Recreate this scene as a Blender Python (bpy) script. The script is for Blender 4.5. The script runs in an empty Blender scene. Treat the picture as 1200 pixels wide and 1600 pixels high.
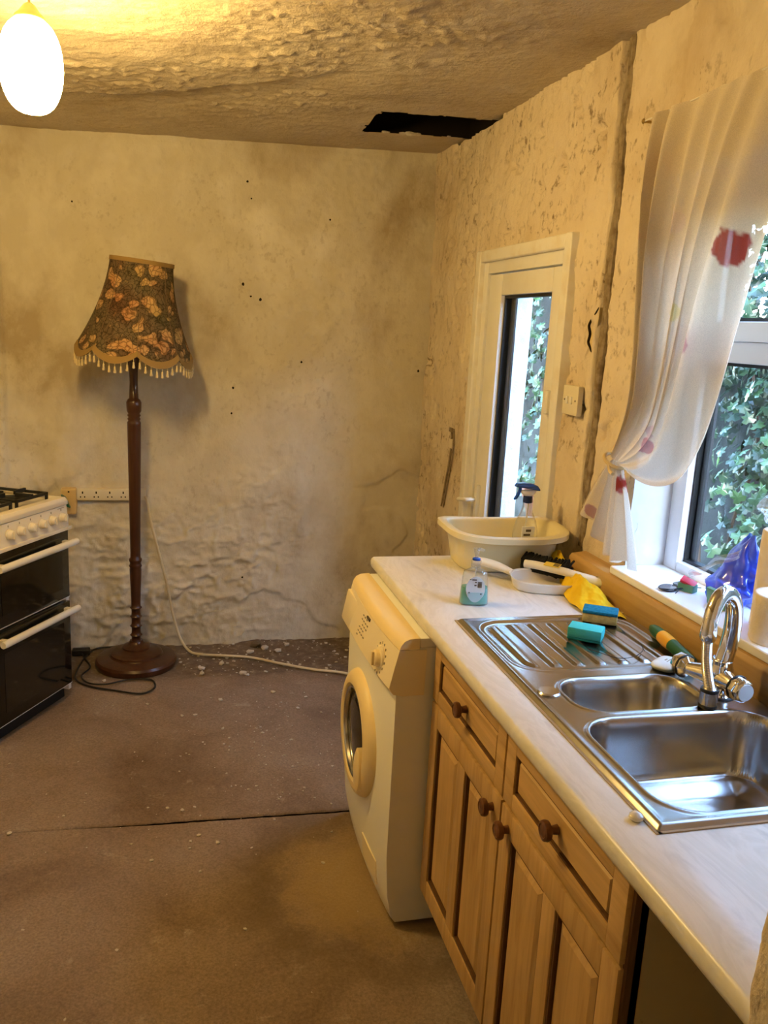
import bpy, bmesh, math, random
import numpy as np
from mathutils import Vector, Matrix

SC = bpy.context.scene
COL = SC.collection
rng = random.Random(7)
PI = math.pi

# ------------------------------------------------------------------ camera
cam_d = bpy.data.cameras.new('camera')
cam = bpy.data.objects.new('camera', cam_d)
COL.objects.link(cam)
cam_d.sensor_fit = 'VERTICAL'
cam_d.sensor_height = 36.0
cam_d.lens = 36.0 * 1320.0 / 1600.0
cam_d.clip_start = 0.02
R0 = (0.9692949831741449, -0.24034618866657462, 0.05197061849627429)
D0 = (-0.0014929986615626126, -0.2170961320715385, -0.9761490871760181)
F0 = (0.24589633293001856, 0.94609882096588, -0.21078902822144474)
cam.matrix_world = Matrix(((R0[0], -D0[0], -F0[0], 0.0), (R0[1], -D0[1], -F0[1], 0.0),
                           (R0[2], -D0[2], -F0[2], 1.655), (0, 0, 0, 1)))
SC.camera = cam

# ------------------------------------------------------------------ world + exposure
W = bpy.data.worlds.new('sky')
SC.world = W
W.use_nodes = True
wn = W.node_tree
bg = wn.nodes['Background']
sky = wn.nodes.new('ShaderNodeTexSky')
sky.sky_type = 'NISHITA'
sky.sun_disc = False
sky.sun_elevation = math.radians(42)
sky.sun_rotation = math.radians(200)
sky.air_density = 1.0
sky.dust_density = 1.2
sky.ozone_density = 1.6
wn.links.new(sky.outputs['Color'], bg.inputs['Color'])
bg.inputs['Strength'].default_value = 7.2
BULB_STRENGTH = 200.0
BULB_COLOR = (1.0, 0.665, 0.225)
SC.view_settings.view_transform = 'Standard'
SC.view_settings.look = 'None'
SC.view_settings.gamma = 1.0
SC.view_settings.use_curve_mapping = False
SC.view_settings.exposure = 0.0
SC.cycles.caustics_reflective = False
SC.cycles.caustics_refractive = False
SC.cycles.adaptive_threshold = 0.03


# ------------------------------------------------------------------ numeric noise
def _h(ix, iy, seed):
    n = (ix.astype(np.int64) * 374761393 + iy.astype(np.int64) * 668265263 + seed * 2147483647 + 1013904223) & 0xFFFFFFFF
    n = ((n ^ (n >> 13)) * 1274126177) & 0xFFFFFFFF
    n = (n ^ (n >> 16)) & 0xFFFFFFFF
    return n / 4294967295.0


def vnoise(x, y, seed=0):
    x = np.asarray(x, float); y = np.asarray(y, float)
    ix = np.floor(x); iy = np.floor(y)
    fx = x - ix; fy = y - iy
    ux = fx * fx * (3 - 2 * fx); uy = fy * fy * (3 - 2 * fy)
    a = _h(ix, iy, seed); b = _h(ix + 1, iy, seed); c = _h(ix, iy + 1, seed); d = _h(ix + 1, iy + 1, seed)
    return (a * (1 - ux) + b * ux) * (1 - uy) + (c * (1 - ux) + d * ux) * uy


def fbm(x, y, oct=4, seed=0):
    s = 0; a = 0.5; t = 0
    for i in range(oct):
        s = s + a * vnoise(x * 2 ** i, y * 2 ** i, seed + i * 17); t += a; a *= 0.5
    return s / t


def sstep(a, b, x):
    t = np.clip((x - a) / (b - a), 0, 1)
    return t * t * (3 - 2 * t)


def terrace(v, n, sharp=0.22):
    t = v * n
    k = np.floor(t)
    return (k + sstep(0.5 - sharp, 0.5 + sharp, t - k)) / n


# ------------------------------------------------------------------ materials
MATS = {}


def principled(name):
    m = bpy.data.materials.new(name)
    m.use_nodes = True
    return m, m.node_tree, m.node_tree.nodes['Principled BSDF']


def setc(b, col, rough, metal, spec, coat=0.0):
    b.inputs['Base Color'].default_value = (*col, 1)
    b.inputs['Roughness'].default_value = rough
    b.inputs['Metallic'].default_value = metal
    b.inputs['Specular IOR Level'].default_value = spec
    b.inputs['Coat Weight'].default_value = coat


def noise_node(nt, scale, detail=4, rough=0.6, mapping=None, dist=0.0):
    tc = nt.nodes.new('ShaderNodeTexCoord')
    mp = nt.nodes.new('ShaderNodeMapping')
    if mapping:
        mp.inputs['Scale'].default_value = mapping
    nt.links.new(tc.outputs['Object'], mp.inputs['Vector'])
    n = nt.nodes.new('ShaderNodeTexNoise')
    n.inputs['Scale'].default_value = scale
    n.inputs['Detail'].default_value = detail
    n.inputs['Roughness'].default_value = rough
    n.inputs['Distortion'].default_value = dist
    nt.links.new(mp.outputs['Vector'], n.inputs['Vector'])
    return n


def ramp(nt, src, stops):
    r = nt.nodes.new('ShaderNodeValToRGB')
    el = r.color_ramp.elements
    while len(el) < len(stops):
        el.new(0.5)
    for e, (p, c) in zip(el, stops):
        e.position = p
        e.color = (*c, 1) if len(c) == 3 else c
    nt.links.new(src, r.inputs['Fac'])
    return r


def mixc(nt, fac, a, b, mode='MIX'):
    m = nt.nodes.new('ShaderNodeMix')
    m.data_type = 'RGBA'
    m.blend_type = mode
    if isinstance(fac, float):
        m.inputs[0].default_value = fac
    else:
        nt.links.new(fac, m.inputs[0])
    for k, v in ((6, a), (7, b)):
        if isinstance(v, tuple):
            m.inputs[k].default_value = (*v, 1)
        else:
            nt.links.new(v, m.inputs[k])
    return m.outputs[2]


def add_bump(nt, b, h, strength, dist, prev=None):
    bp = nt.nodes.new('ShaderNodeBump')
    bp.inputs['Strength'].default_value = strength
    bp.inputs['Distance'].default_value = dist
    nt.links.new(h, bp.inputs['Height'])
    if prev is not None:
        nt.links.new(prev, bp.inputs['Normal'])
    nt.links.new(bp.outputs['Normal'], b.inputs['Normal'])
    return bp.outputs['Normal']


def M(name, col, rough=0.5, metal=0.0, spec=0.5, var=None, bump=None, coat=0.0):
    """plain principled; var=(scale, second colour, lo, hi, mapping), bump=(scale, strength, distance, mapping)"""
    if name in MATS:
        return MATS[name]
    m, nt, b = principled(name)
    setc(b, col, rough, metal, spec, coat)
    if var:
        n = noise_node(nt, var[0], 5, 0.6, var[4] if len(var) > 4 else None)
        r = ramp(nt, n.outputs['Fac'], [(var[2], col), (var[3], var[1])])
        nt.links.new(r.outputs['Color'], b.inputs['Base Color'])
    if bump:
        n = noise_node(nt, bump[0], 5, 0.6, bump[3] if len(bump) > 3 else None)
        add_bump(nt, b, n.outputs['Fac'], bump[1], bump[2])
    MATS[name] = m
    return m


def plaster(name, c1, c2, c3, c4, pit=0.5, seed=0.0, bs=0.5):
    m, nt, b = principled(name)
    setc(b, c1, 0.92, 0, 0.15)
    big = noise_node(nt, 1.45, 5, 0.58, (1, 1, 0.8), 0.25)
    r1 = ramp(nt, big.outputs['Fac'], [(0.36, c2), (0.47, c1), (0.58, c1), (0.70, c3)])
    mid = noise_node(nt, 5.5, 6, 0.68, (1, 1, 0.7), 0.15)
    r2 = ramp(nt, mid.outputs['Fac'], [(0.44, (0, 0, 0)), (0.62, (1, 1, 1))])
    f2 = nt.nodes.new('ShaderNodeMath'); f2.operation = 'MULTIPLY'; f2.inputs[1].default_value = 0.40
    nt.links.new(r2.outputs['Color'], f2.inputs[0])
    cA = mixc(nt, f2.outputs[0], r1.outputs['Color'], c3)
    pits = noise_node(nt, 34, 4, 0.65, (1, 1, 0.75))
    r3 = ramp(nt, pits.outputs['Fac'], [(0.34, (1, 1, 1)), (0.46, (0, 0, 0))])
    patch = noise_node(nt, 3.1, 3, 0.6)
    r4 = ramp(nt, patch.outputs['Fac'], [(0.42, (0, 0, 0)), (0.60, (1, 1, 1))])
    pm = nt.nodes.new('ShaderNodeMath'); pm.operation = 'MULTIPLY'
    nt.links.new(r3.outputs['Color'], pm.inputs[0]); nt.links.new(r4.outputs['Color'], pm.inputs[1])
    pm2 = nt.nodes.new('ShaderNodeMath'); pm2.operation = 'MULTIPLY'; pm2.inputs[1].default_value = pit
    nt.links.new(pm.outputs[0], pm2.inputs[0])
    cB = mixc(nt, pm2.outputs[0], cA, c4)
    nt.links.new(cB, b.inputs['Base Color'])
    fine = noise_node(nt, 90, 5, 0.7)
    n1 = add_bump(nt, b, pits.outputs['Fac'], 0.45 * bs, 0.012)
    add_bump(nt, b, fine.outputs['Fac'], 0.35 * bs, 0.004, n1)
    MATS[name] = m
    return m


plaster('plaster_back', (0.58, 0.53, 0.42), (0.42, 0.35, 0.24), (0.74, 0.70, 0.60), (0.28, 0.21, 0.13), 0.30, bs=0.6)
plaster('plaster_right', (0.67, 0.57, 0.43), (0.55, 0.44, 0.30), (0.75, 0.67, 0.53), (0.17, 0.11, 0.055), 0.85, bs=1.3)
plaster('plaster_ceiling', (0.52, 0.44, 0.32), (0.43, 0.35, 0.24), (0.60, 0.53, 0.41), (0.30, 0.22, 0.13), 0.4, bs=1.3)
plaster('plaster_side', (0.82, 0.78, 0.68), (0.76, 0.70, 0.58), (0.86, 0.83, 0.75), (0.25, 0.18, 0.10), 0.4)


def floor_mat():
    m, nt, b = principled('floor_screed')
    setc(b, (0.2, 0.14, 0.1), 0.85, 0, 0.25)
    n1 = noise_node(nt, 1.9, 5, 0.6, None, 0.5)
    r1 = ramp(nt, n1.outputs['Fac'], [(0.30, (0.17, 0.115, 0.078)), (0.5, (0.26, 0.19, 0.14)), (0.72, (0.32, 0.25, 0.20))])
    n2 = noise_node(nt, 140, 4, 0.7)
    r2 = ramp(nt, n2.outputs['Fac'], [(0.3, (0.65, 0.65, 0.65)), (0.7, (1.2, 1.2, 1.2))])
    c = mixc(nt, 1.0, r1.outputs['Color'], r2.outputs['Color'], 'MULTIPLY')
    # pale plaster dust trodden in near the washing machine and the back wall
    n3 = noise_node(nt, 7.5, 7, 0.75, None, 0.4)
    r3 = ramp(nt, n3.outputs['Fac'], [(0.60, (0, 0, 0)), (0.74, (0.7, 0.7, 0.7))])
    c = mixc(nt, r3.outputs['Color'], c, (0.45, 0.40, 0.33))
    # ochre water stain spreading from the foot of the washing machine
    tc = nt.nodes.new('ShaderNodeTexCoord')
    vs = nt.nodes.new('ShaderNodeVectorMath'); vs.operation = 'SUBTRACT'; vs.inputs[1].default_value = (0.62, 2.22, 0)
    nt.links.new(tc.outputs['Object'], vs.inputs[0])
    vl = nt.nodes.new('ShaderNodeVectorMath'); vl.operation = 'LENGTH'
    nt.links.new(vs.outputs[0], vl.inputs[0])
    nn = noise_node(nt, 4.5, 7, 0.78)
    ad = nt.nodes.new('ShaderNodeMath'); ad.operation = 'MULTIPLY_ADD'; ad.inputs[1].default_value = 0.42
    nt.links.new(nn.outputs['Fac'], ad.inputs[0]); nt.links.new(vl.outputs['Value'], ad.inputs[2])
    r4 = ramp(nt, ad.outputs[0], [(0.36, (0.6, 0.6, 0.6)), (0.44, (0.35, 0.35, 0.35)), (0.54, (0, 0, 0))])
    c = mixc(nt, r4.outputs['Color'], c, (0.36, 0.25, 0.10))
    r5 = ramp(nt, ad.outputs[0], [(0.48, (0, 0, 0)), (0.58, (0.55, 0.55, 0.55)), (0.70, (0, 0, 0))])
    c = mixc(nt, r5.outputs['Color'], c, (0.13, 0.09, 0.05))
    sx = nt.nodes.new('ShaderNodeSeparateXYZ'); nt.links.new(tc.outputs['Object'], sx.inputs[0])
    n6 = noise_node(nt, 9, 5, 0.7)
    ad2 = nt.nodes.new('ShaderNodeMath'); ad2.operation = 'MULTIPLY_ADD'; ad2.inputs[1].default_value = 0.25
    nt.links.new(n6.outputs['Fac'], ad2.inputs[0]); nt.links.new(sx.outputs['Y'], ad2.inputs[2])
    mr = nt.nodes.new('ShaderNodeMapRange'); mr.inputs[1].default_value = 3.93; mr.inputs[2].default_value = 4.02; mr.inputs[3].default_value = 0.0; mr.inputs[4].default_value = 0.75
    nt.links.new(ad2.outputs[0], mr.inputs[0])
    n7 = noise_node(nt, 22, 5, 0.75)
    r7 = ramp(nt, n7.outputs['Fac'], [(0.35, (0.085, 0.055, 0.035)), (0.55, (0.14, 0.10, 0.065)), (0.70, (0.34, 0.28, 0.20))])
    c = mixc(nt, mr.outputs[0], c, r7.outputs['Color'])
    nt.links.new(c, b.inputs['Base Color'])
    n4 = noise_node(nt, 25, 5, 0.7)
    p = add_bump(nt, b, n4.outputs['Fac'], 0.25, 0.006)
    add_bump(nt, b, n2.outputs['Fac'], 0.35, 0.003, p)
    MATS['floor_screed'] = m


floor_mat()


def wood(name, c1, c2, axis='z', scale=1.0, rough=0.5):
    m, nt, b = principled(name)
    setc(b, c1, rough, 0, 0.4)
    mp = {'z': (22, 22, 1.6), 'y': (22, 1.6, 22), 'x': (1.6, 22, 22)}[axis]
    n = noise_node(nt, 1.6 * scale, 6, 0.65, mp, 0.7)
    r = ramp(nt, n.outputs['Fac'], [(0.25, c2), (0.5, c1), (0.8, tuple(min(1, k * 1.25) for k in c1))])
    n2 = noise_node(nt, 2.2, 3, 0.5)
    r2 = ramp(nt, n2.outputs['Fac'], [(0.3, (0.8, 0.78, 0.75)), (0.7, (1.1, 1.1, 1.1))])
    c = mixc(nt, 1.0, r.outputs['Color'], r2.outputs['Color'], 'MULTIPLY')
    nt.links.new(c, b.inputs['Base Color'])
    add_bump(nt, b, n.outputs['Fac'], 0.18, 0.002)
    MATS[name] = m
    return m


wood('oak_vertical', (0.57, 0.37, 0.155), (0.40, 0.235, 0.085), 'z')
wood('oak_horizontal', (0.57, 0.37, 0.155), (0.40, 0.235, 0.085), 'y')
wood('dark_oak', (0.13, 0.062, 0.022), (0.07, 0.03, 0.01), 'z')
wood('mahogany', (0.062, 0.022, 0.010), (0.03, 0.010, 0.005), 'z', 1.0, 0.28)
wood('upstand_wood', (0.55, 0.36, 0.15), (0.42, 0.25, 0.09), 'y', 0.6, 0.55)
wood('knob_wood', (0.14, 0.055, 0.022), (0.08, 0.03, 0.012), 'x', 1.0, 0.3)
wood('lath_wood', (0.10, 0.07, 0.04), (0.05, 0.03, 0.02), 'x', 1.0, 0.9)


def marble():
    m, nt, b = principled('marble_laminate')
    setc(b, (0.72, 0.70, 0.66), 0.28, 0, 0.5)
    n = noise_node(nt, 5.5, 8, 0.62, (1.6, 0.5, 1.0), 1.4)
    r = ramp(nt, n.outputs['Fac'], [(0.34, (0.60, 0.58, 0.54)), (0.47, (0.76, 0.74, 0.70)), (0.53, (0.69, 0.67, 0.62)), (0.7, (0.80, 0.78, 0.74))])
    n2 = noise_node(nt, 9, 5, 0.7)
    r2 = ramp(nt, n2.outputs['Fac'], [(0.66, (0, 0, 0)), (0.80, (0.55, 0.55, 0.55))])
    c = mixc(nt, r2.outputs['Color'], r.outputs['Color'], (0.55, 0.42, 0.24))
    nt.links.new(c, b.inputs['Base Color'])
    MATS['marble_laminate'] = m


marble()


def steel():
    m, nt, b = principled('stainless')
    setc(b, (0.47, 0.46, 0.45), 0.24, 1.0, 0.5)
    n = noise_node(nt, 8, 5, 0.7)
    r = ramp(nt, n.outputs['Fac'], [(0.3, (0.20, 0.20, 0.20)), (0.8, (0.28, 0.28, 0.28))])
    nt.links.new(r.outputs['Color'], b.inputs['Roughness'])
    MATS['stainless'] = m


steel()


def glass_thin(name, tint, refl=0.12, rough=0.02, opacity=0.0, ocol=(1, 1, 1)):
    """thin clear sheet: mostly transparent with a mirror-like sheen by angle"""
    m = bpy.data.materials.new(name)
    m.use_nodes = True
    nt = m.node_tree
    nt.nodes.clear()
    out = nt.nodes.new('ShaderNodeOutputMaterial')
    tr = nt.nodes.new('ShaderNodeBsdfTransparent'); tr.inputs[0].default_value = (*tint, 1)
    gl = nt.nodes.new('ShaderNodeBsdfGlossy'); gl.inputs['Roughness'].default_value = rough
    fr = nt.nodes.new('ShaderNodeLayerWeight'); fr.inputs['Blend'].default_value = 0.5
    pw = nt.nodes.new('ShaderNodeMath'); pw.operation = 'POWER'; pw.inputs[1].default_value = 4.0 if opacity == 0 else 1.8
    nt.links.new(fr.outputs['Facing'], pw.inputs[0])
    mu = nt.nodes.new('ShaderNodeMath'); mu.operation = 'MULTIPLY_ADD'; mu.inputs[1].default_value = 0.5 if opacity == 0 else 0.75; mu.inputs[2].default_value = refl * 0.2
    nt.links.new(pw.outputs[0], mu.inputs[0])
    mx = nt.nodes.new('ShaderNodeMixShader')
    nt.links.new(mu.outputs[0], mx.inputs[0]); nt.links.new(tr.outputs[0], mx.inputs[1]); nt.links.new(gl.outputs[0], mx.inputs[2])
    last = mx
    if opacity > 0:
        df = nt.nodes.new('ShaderNodeBsdfPrincipled')
        df.inputs['Base Color'].default_value = (*ocol, 1); df.inputs['Roughness'].default_value = 0.35
        m2 = nt.nodes.new('ShaderNodeMixShader'); m2.inputs[0].default_value = opacity
        nt.links.new(mx.outputs[0], m2.inputs[1]); nt.links.new(df.outputs[0], m2.inputs[2])
        last = m2
    nt.links.new(last.outputs[0], out.inputs[0])
    MATS[name] = m
    return m


glass_thin('pane_glass', (0.93, 0.97, 0.98))
glass_thin('clear_plastic', (0.95, 0.96, 0.95), 0.3, 0.08, 0.10, (0.9, 0.9, 0.9))
glass_thin('blue_plastic', (0.25, 0.42, 0.98), 0.6, 0.08, 0.45, (0.02, 0.08, 0.70))
glass_thin('tint_plastic', (0.35, 0.37, 0.45), 0.4, 0.05, 0.35, (0.12, 0.12, 0.16))


def sheer():
    m = bpy.data.materials.new('sheer_curtain')
    m.use_nodes = True
    nt = m.node_tree
    nt.nodes.clear()
    out = nt.nodes.new('ShaderNodeOutputMaterial')
    at = nt.nodes.new('ShaderNodeAttribute'); at.attribute_name = 'print'
    df = nt.nodes.new('ShaderNodeBsdfDiffuse'); tl = nt.nodes.new('ShaderNodeBsdfTranslucent')
    tr = nt.nodes.new('ShaderNodeBsdfTransparent')
    nt.links.new(at.outputs['Color'], df.inputs[0]); nt.links.new(at.outputs['Color'], tl.inputs[0])
    m1 = nt.nodes.new('ShaderNodeMixShader'); m1.inputs[0].default_value = 0.30
    nt.links.new(df.outputs[0], m1.inputs[1]); nt.links.new(tl.outputs[0], m1.inputs[2])
    n = noise_node(nt, 900, 2, 0.5)
    r = ramp(nt, n.outputs['Fac'], [(0.40, (0.0, 0.0, 0.0)), (0.62, (0.22, 0.22, 0.22))])
    m2 = nt.nodes.new('ShaderNodeMixShader')
    nt.links.new(r.outputs['Color'], m2.inputs[0]); nt.links.new(m1.outputs[0], m2.inputs[1]); nt.links.new(tr.outputs[0], m2.inputs[2])
    nt.links.new(m2.outputs[0], out.inputs[0])
    MATS['sheer_curtain'] = m


sheer()


def brocade():
    m, nt, b = principled('floral_brocade')
    setc(b, (0.2, 0.12, 0.05), 0.85, 0, 0.2)
    tc = nt.nodes.new('ShaderNodeTexCoord')
    dn = nt.nodes.new('ShaderNodeTexNoise'); dn.inputs['Scale'].default_value = 9
    nt.links.new(tc.outputs['Object'], dn.inputs['Vector'])
    mv = nt.nodes.new('ShaderNodeMix'); mv.data_type = 'VECTOR'; mv.inputs[0].default_value = 0.10
    nt.links.new(tc.outputs['Object'], mv.inputs[4]); nt.links.new(dn.outputs['Color'], mv.inputs[5])
    v = nt.nodes.new('ShaderNodeTexVoronoi'); v.inputs['Scale'].default_value = 18
    nt.links.new(mv.outputs[1], v.inputs['Vector'])
    blossom = ramp(nt, v.outputs['Distance'], [(0.0, (0.34, 0.15, 0.07)), (0.16, (0.50, 0.32, 0.15)), (0.40, (0.44, 0.27, 0.12)), (0.46, (0.10, 0.07, 0.04)), (0.75, (0.12, 0.09, 0.055))])
    v2 = nt.nodes.new('ShaderNodeTexVoronoi'); v2.inputs['Scale'].default_value = 58; v2.feature = 'DISTANCE_TO_EDGE'
    nt.links.new(mv.outputs[1], v2.inputs['Vector'])
    petals = ramp(nt, v2.outputs['Distance'], [(0.0, (0.25, 0.22, 0.2)), (0.12, (1.0, 1.0, 1.0)), (0.5, (1.25, 1.2, 1.1))])
    c = mixc(nt, 0.9, blossom.outputs['Color'], petals.outputs['Color'], 'MULTIPLY')
    sc = nt.nodes.new('ShaderNodeTexWave'); sc.inputs['Scale'].default_value = 11; sc.inputs['Distortion'].default_value = 16; sc.inputs['Detail'].default_value = 3; sc.inputs['Detail Scale'].default_value = 1.6
    nt.links.new(tc.outputs['Object'], sc.inputs['Vector'])
    leaf = ramp(nt, sc.outputs['Fac'], [(0.60, (0, 0, 0)), (0.72, (0.6, 0.6, 0.6)), (0.86, (0, 0, 0))])
    c = mixc(nt, leaf.outputs['Color'], c, (0.30, 0.20, 0.085))
    n = noise_node(nt, 7, 3, 0.5)
    tone = ramp(nt, n.outputs['Fac'], [(0.3, (0.75, 0.55, 0.5)), (0.5, (1, 1, 1)), (0.7, (0.75, 0.85, 0.75))])
    c = mixc(nt, 1.0, c, tone.outputs['Color'], 'MULTIPLY')
    nt.links.new(c, b.inputs['Base Color'])
    w = noise_node(nt, 380, 2, 0.5)
    add_bump(nt, b, w.outputs['Fac'], 0.3, 0.001)
    MATS['floral_brocade'] = m


brocade()


def emis(name, col, strength):
    m = bpy.data.materials.new(name)
    m.use_nodes = True
    nt = m.node_tree
    nt.nodes.clear()
    out = nt.nodes.new('ShaderNodeOutputMaterial')
    e = nt.nodes.new('ShaderNodeEmission')
    e.inputs[0].default_value = (*col, 1); e.inputs[1].default_value = strength
    nt.links.new(e.outputs[0], out.inputs[0])
    MATS[name] = m


emis('lit_opal_glass', BULB_COLOR, BULB_STRENGTH)

M('upvc', (0.80, 0.79, 0.75), 0.32, 0, 0.5, (5, (0.72, 0.68, 0.60), 0.45, 0.75))
M('upvc_window', (0.86, 0.86, 0.86), 0.3, 0, 0.5)
M('gloss_paint', (0.80, 0.78, 0.72), 0.35, 0, 0.5, (7, (0.68, 0.60, 0.46), 0.5, 0.75))
M('reveal_white', (0.58, 0.57, 0.57), 0.6, 0, 0.4, (4, (0.72, 0.68, 0.62), 0.45, 0.7), (40, 0.1, 0.004))
M('gasket', (0.012, 0.013, 0.016), 0.45, 0, 0.4)
M('render_white', (0.50, 0.58, 0.60), 0.9, 0, 0.2, (9, (0.38, 0.45, 0.47), 0.5, 0.7), (22, 0.6, 0.02))
M('garden_wall_stone', (0.055, 0.06, 0.06), 0.95, 0, 0.2, (6, (0.025, 0.03, 0.028), 0.4, 0.65), (16, 0.6, 0.02))
M('ground_soil', (0.08, 0.07, 0.05), 0.95, 0, 0.2, (5, (0.05, 0.06, 0.03), 0.4, 0.6))
M('leaf_dark', (0.012, 0.036, 0.017), 0.38, 0, 0.5, (3, (0.022, 0.06, 0.024), 0.4, 0.7))
M('leaf_mid', (0.025, 0.075, 0.032), 0.36, 0, 0.5, (3, (0.045, 0.11, 0.036), 0.4, 0.7))
M('leaf_light', (0.10, 0.24, 0.07), 0.35, 0, 0.5)
M('ivy_stem', (0.10, 0.07, 0.05), 0.9, 0, 0.2)
M('terracotta', (0.30, 0.12, 0.07), 0.85, 0, 0.2)
M('enamel_cream', (0.78, 0.72, 0.58), 0.22, 0, 0.5)
M('enamel_white', (0.80, 0.78, 0.70), 0.25, 0, 0.5)
M('appliance_white', (0.90, 0.89, 0.82), 0.35, 0, 0.5)
M('appliance_yellowed', (0.88, 0.71, 0.38), 0.38, 0, 0.5)
M('appliance_cream', (0.89, 0.78, 0.54), 0.38, 0, 0.5)
M('black_glass', (0.006, 0.006, 0.006), 0.08, 0, 0.6)
M('dark_window', (0.012, 0.011, 0.009), 0.06, 0, 0.7)
M('cast_iron', (0.012, 0.012, 0.012), 0.55, 0, 0.4)
M('plinth_black', (0.01, 0.01, 0.01), 0.6, 0, 0.3)
M('shadow_gap', (0.02, 0.015, 0.01), 0.9, 0, 0.1)
M('print_dark', (0.08, 0.06, 0.04), 0.6)
M('print_grey', (0.35, 0.30, 0.22), 0.6)
M('chrome', (0.80, 0.80, 0.80), 0.07, 1.0)
M('chrome_dull', (0.62, 0.62, 0.62), 0.2, 1.0)
M('rubber_black', (0.01, 0.01, 0.01), 0.5)
M('melamine', (0.50, 0.42, 0.27), 0.5, 0, 0.4, (26, (0.20, 0.13, 0.06), 0.66, 0.74))
M('bowl_cream', (0.76, 0.68, 0.42), 0.35, 0, 0.5)
M('plastic_white', (0.80, 0.78, 0.72), 0.35, 0, 0.5)
M('plastic_blue', (0.01, 0.07, 0.42), 0.25, 0, 0.5)
M('plastic_navy', (0.005, 0.02, 0.12), 0.4, 0, 0.5)
M('soap_teal', (0.03, 0.42, 0.36), 0.15, 0, 0.5)
M('label_white', (0.70, 0.72, 0.70), 0.5)
M('label_blue', (0.40, 0.58, 0.62), 0.5)
M('bristle_black', (0.012, 0.012, 0.012), 0.8, 0, 0.2)
M('label_yellow', (0.80, 0.62, 0.08), 0.5)
M('yellow_cloth', (0.85, 0.58, 0.02), 0.75, 0, 0.2, (14, (0.75, 0.47, 0.01), 0.4, 0.7), (300, 0.3, 0.002))
M('sponge_blue', (0.02, 0.20, 0.30), 0.95, 0, 0.1, (120, (0.01, 0.12, 0.20), 0.4, 0.7), (160, 0.6, 0.004))
M('sponge_yellow', (0.62, 0.48, 0.16), 0.95, 0, 0.1, (60, (0.45, 0.32, 0.1), 0.4, 0.7), (110, 0.6, 0.004))
M('sponge_teal', (0.07, 0.50, 0.48), 0.95, 0, 0.1, None, (110, 0.6, 0.004))
M('sponge_green', (0.02, 0.22, 0.20), 0.95, 0, 0.1, None, (160, 0.6, 0.004))
M('soap_white', (0.74, 0.80, 0.80), 0.4, 0, 0.5)
M('tool_green', (0.012, 0.10, 0.035), 0.4)
M('tool_yellow', (0.85, 0.42, 0.02), 0.4)
M('roll_paper', (0.80, 0.73, 0.62), 0.95, 0, 0.1, (20, (0.74, 0.65, 0.52), 0.45, 0.7), (60, 0.4, 0.006))
M('roll_core', (0.25, 0.2, 0.18), 0.9)
M('card_red', (0.62, 0.03, 0.06), 0.4)
M('card_green', (0.10, 0.28, 0.16), 0.5)
M('cream_card', (0.78, 0.66, 0.48), 0.6)
M('cable_cream', (0.62, 0.54, 0.36), 0.5)
M('cable_black', (0.012, 0.010, 0.009), 0.5)
M('socket_white', (0.72, 0.66, 0.50), 0.4)
M('box_yellowed', (0.66, 0.48, 0.22), 0.35)
M('plug_green', (0.01, 0.10, 0.07), 0.3)
M('conduit_grey', (0.30, 0.24, 0.16), 0.85, 0, 0.2, (30, (0.17, 0.12, 0.07), 0.4, 0.65), (50, 0.4, 0.004))
M('rubble', (0.62, 0.57, 0.50), 0.95, 0, 0.1, (30, (0.42, 0.36, 0.30), 0.4, 0.7))
M('rubble_dark', (0.14, 0.11, 0.08), 0.95, 0, 0.1)
M('crack_black', (0.02, 0.014, 0.008), 0.95, 0, 0.1)
M('crack_yellow', (0.62, 0.50, 0.26), 0.9, 0, 0.1)
M('fringe_gold', (0.27, 0.175, 0.065), 0.8, 0, 0.2)
M('seam_brown', (0.14, 0.09, 0.045), 0.85)
M('tassel_cream', (0.66, 0.54, 0.32), 0.8, 0, 0.2)
M('tie_cord', (0.62, 0.48, 0.26), 0.9, 0, 0.1)
M('wire_white', (0.7, 0.66, 0.58), 0.5)
M('void_shade', (0.018, 0.013, 0.009), 0.95, 0, 0.1)
M('seal_brown', (0.36, 0.25, 0.12), 0.7)
M('brass_dull', (0.45, 0.32, 0.12), 0.4, 0.8)
M('glass_bead', (0.72, 0.66, 0.52), 0.1, 0, 0.7)
M('pulley_white', (0.7, 0.6, 0.42), 0.5)


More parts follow.
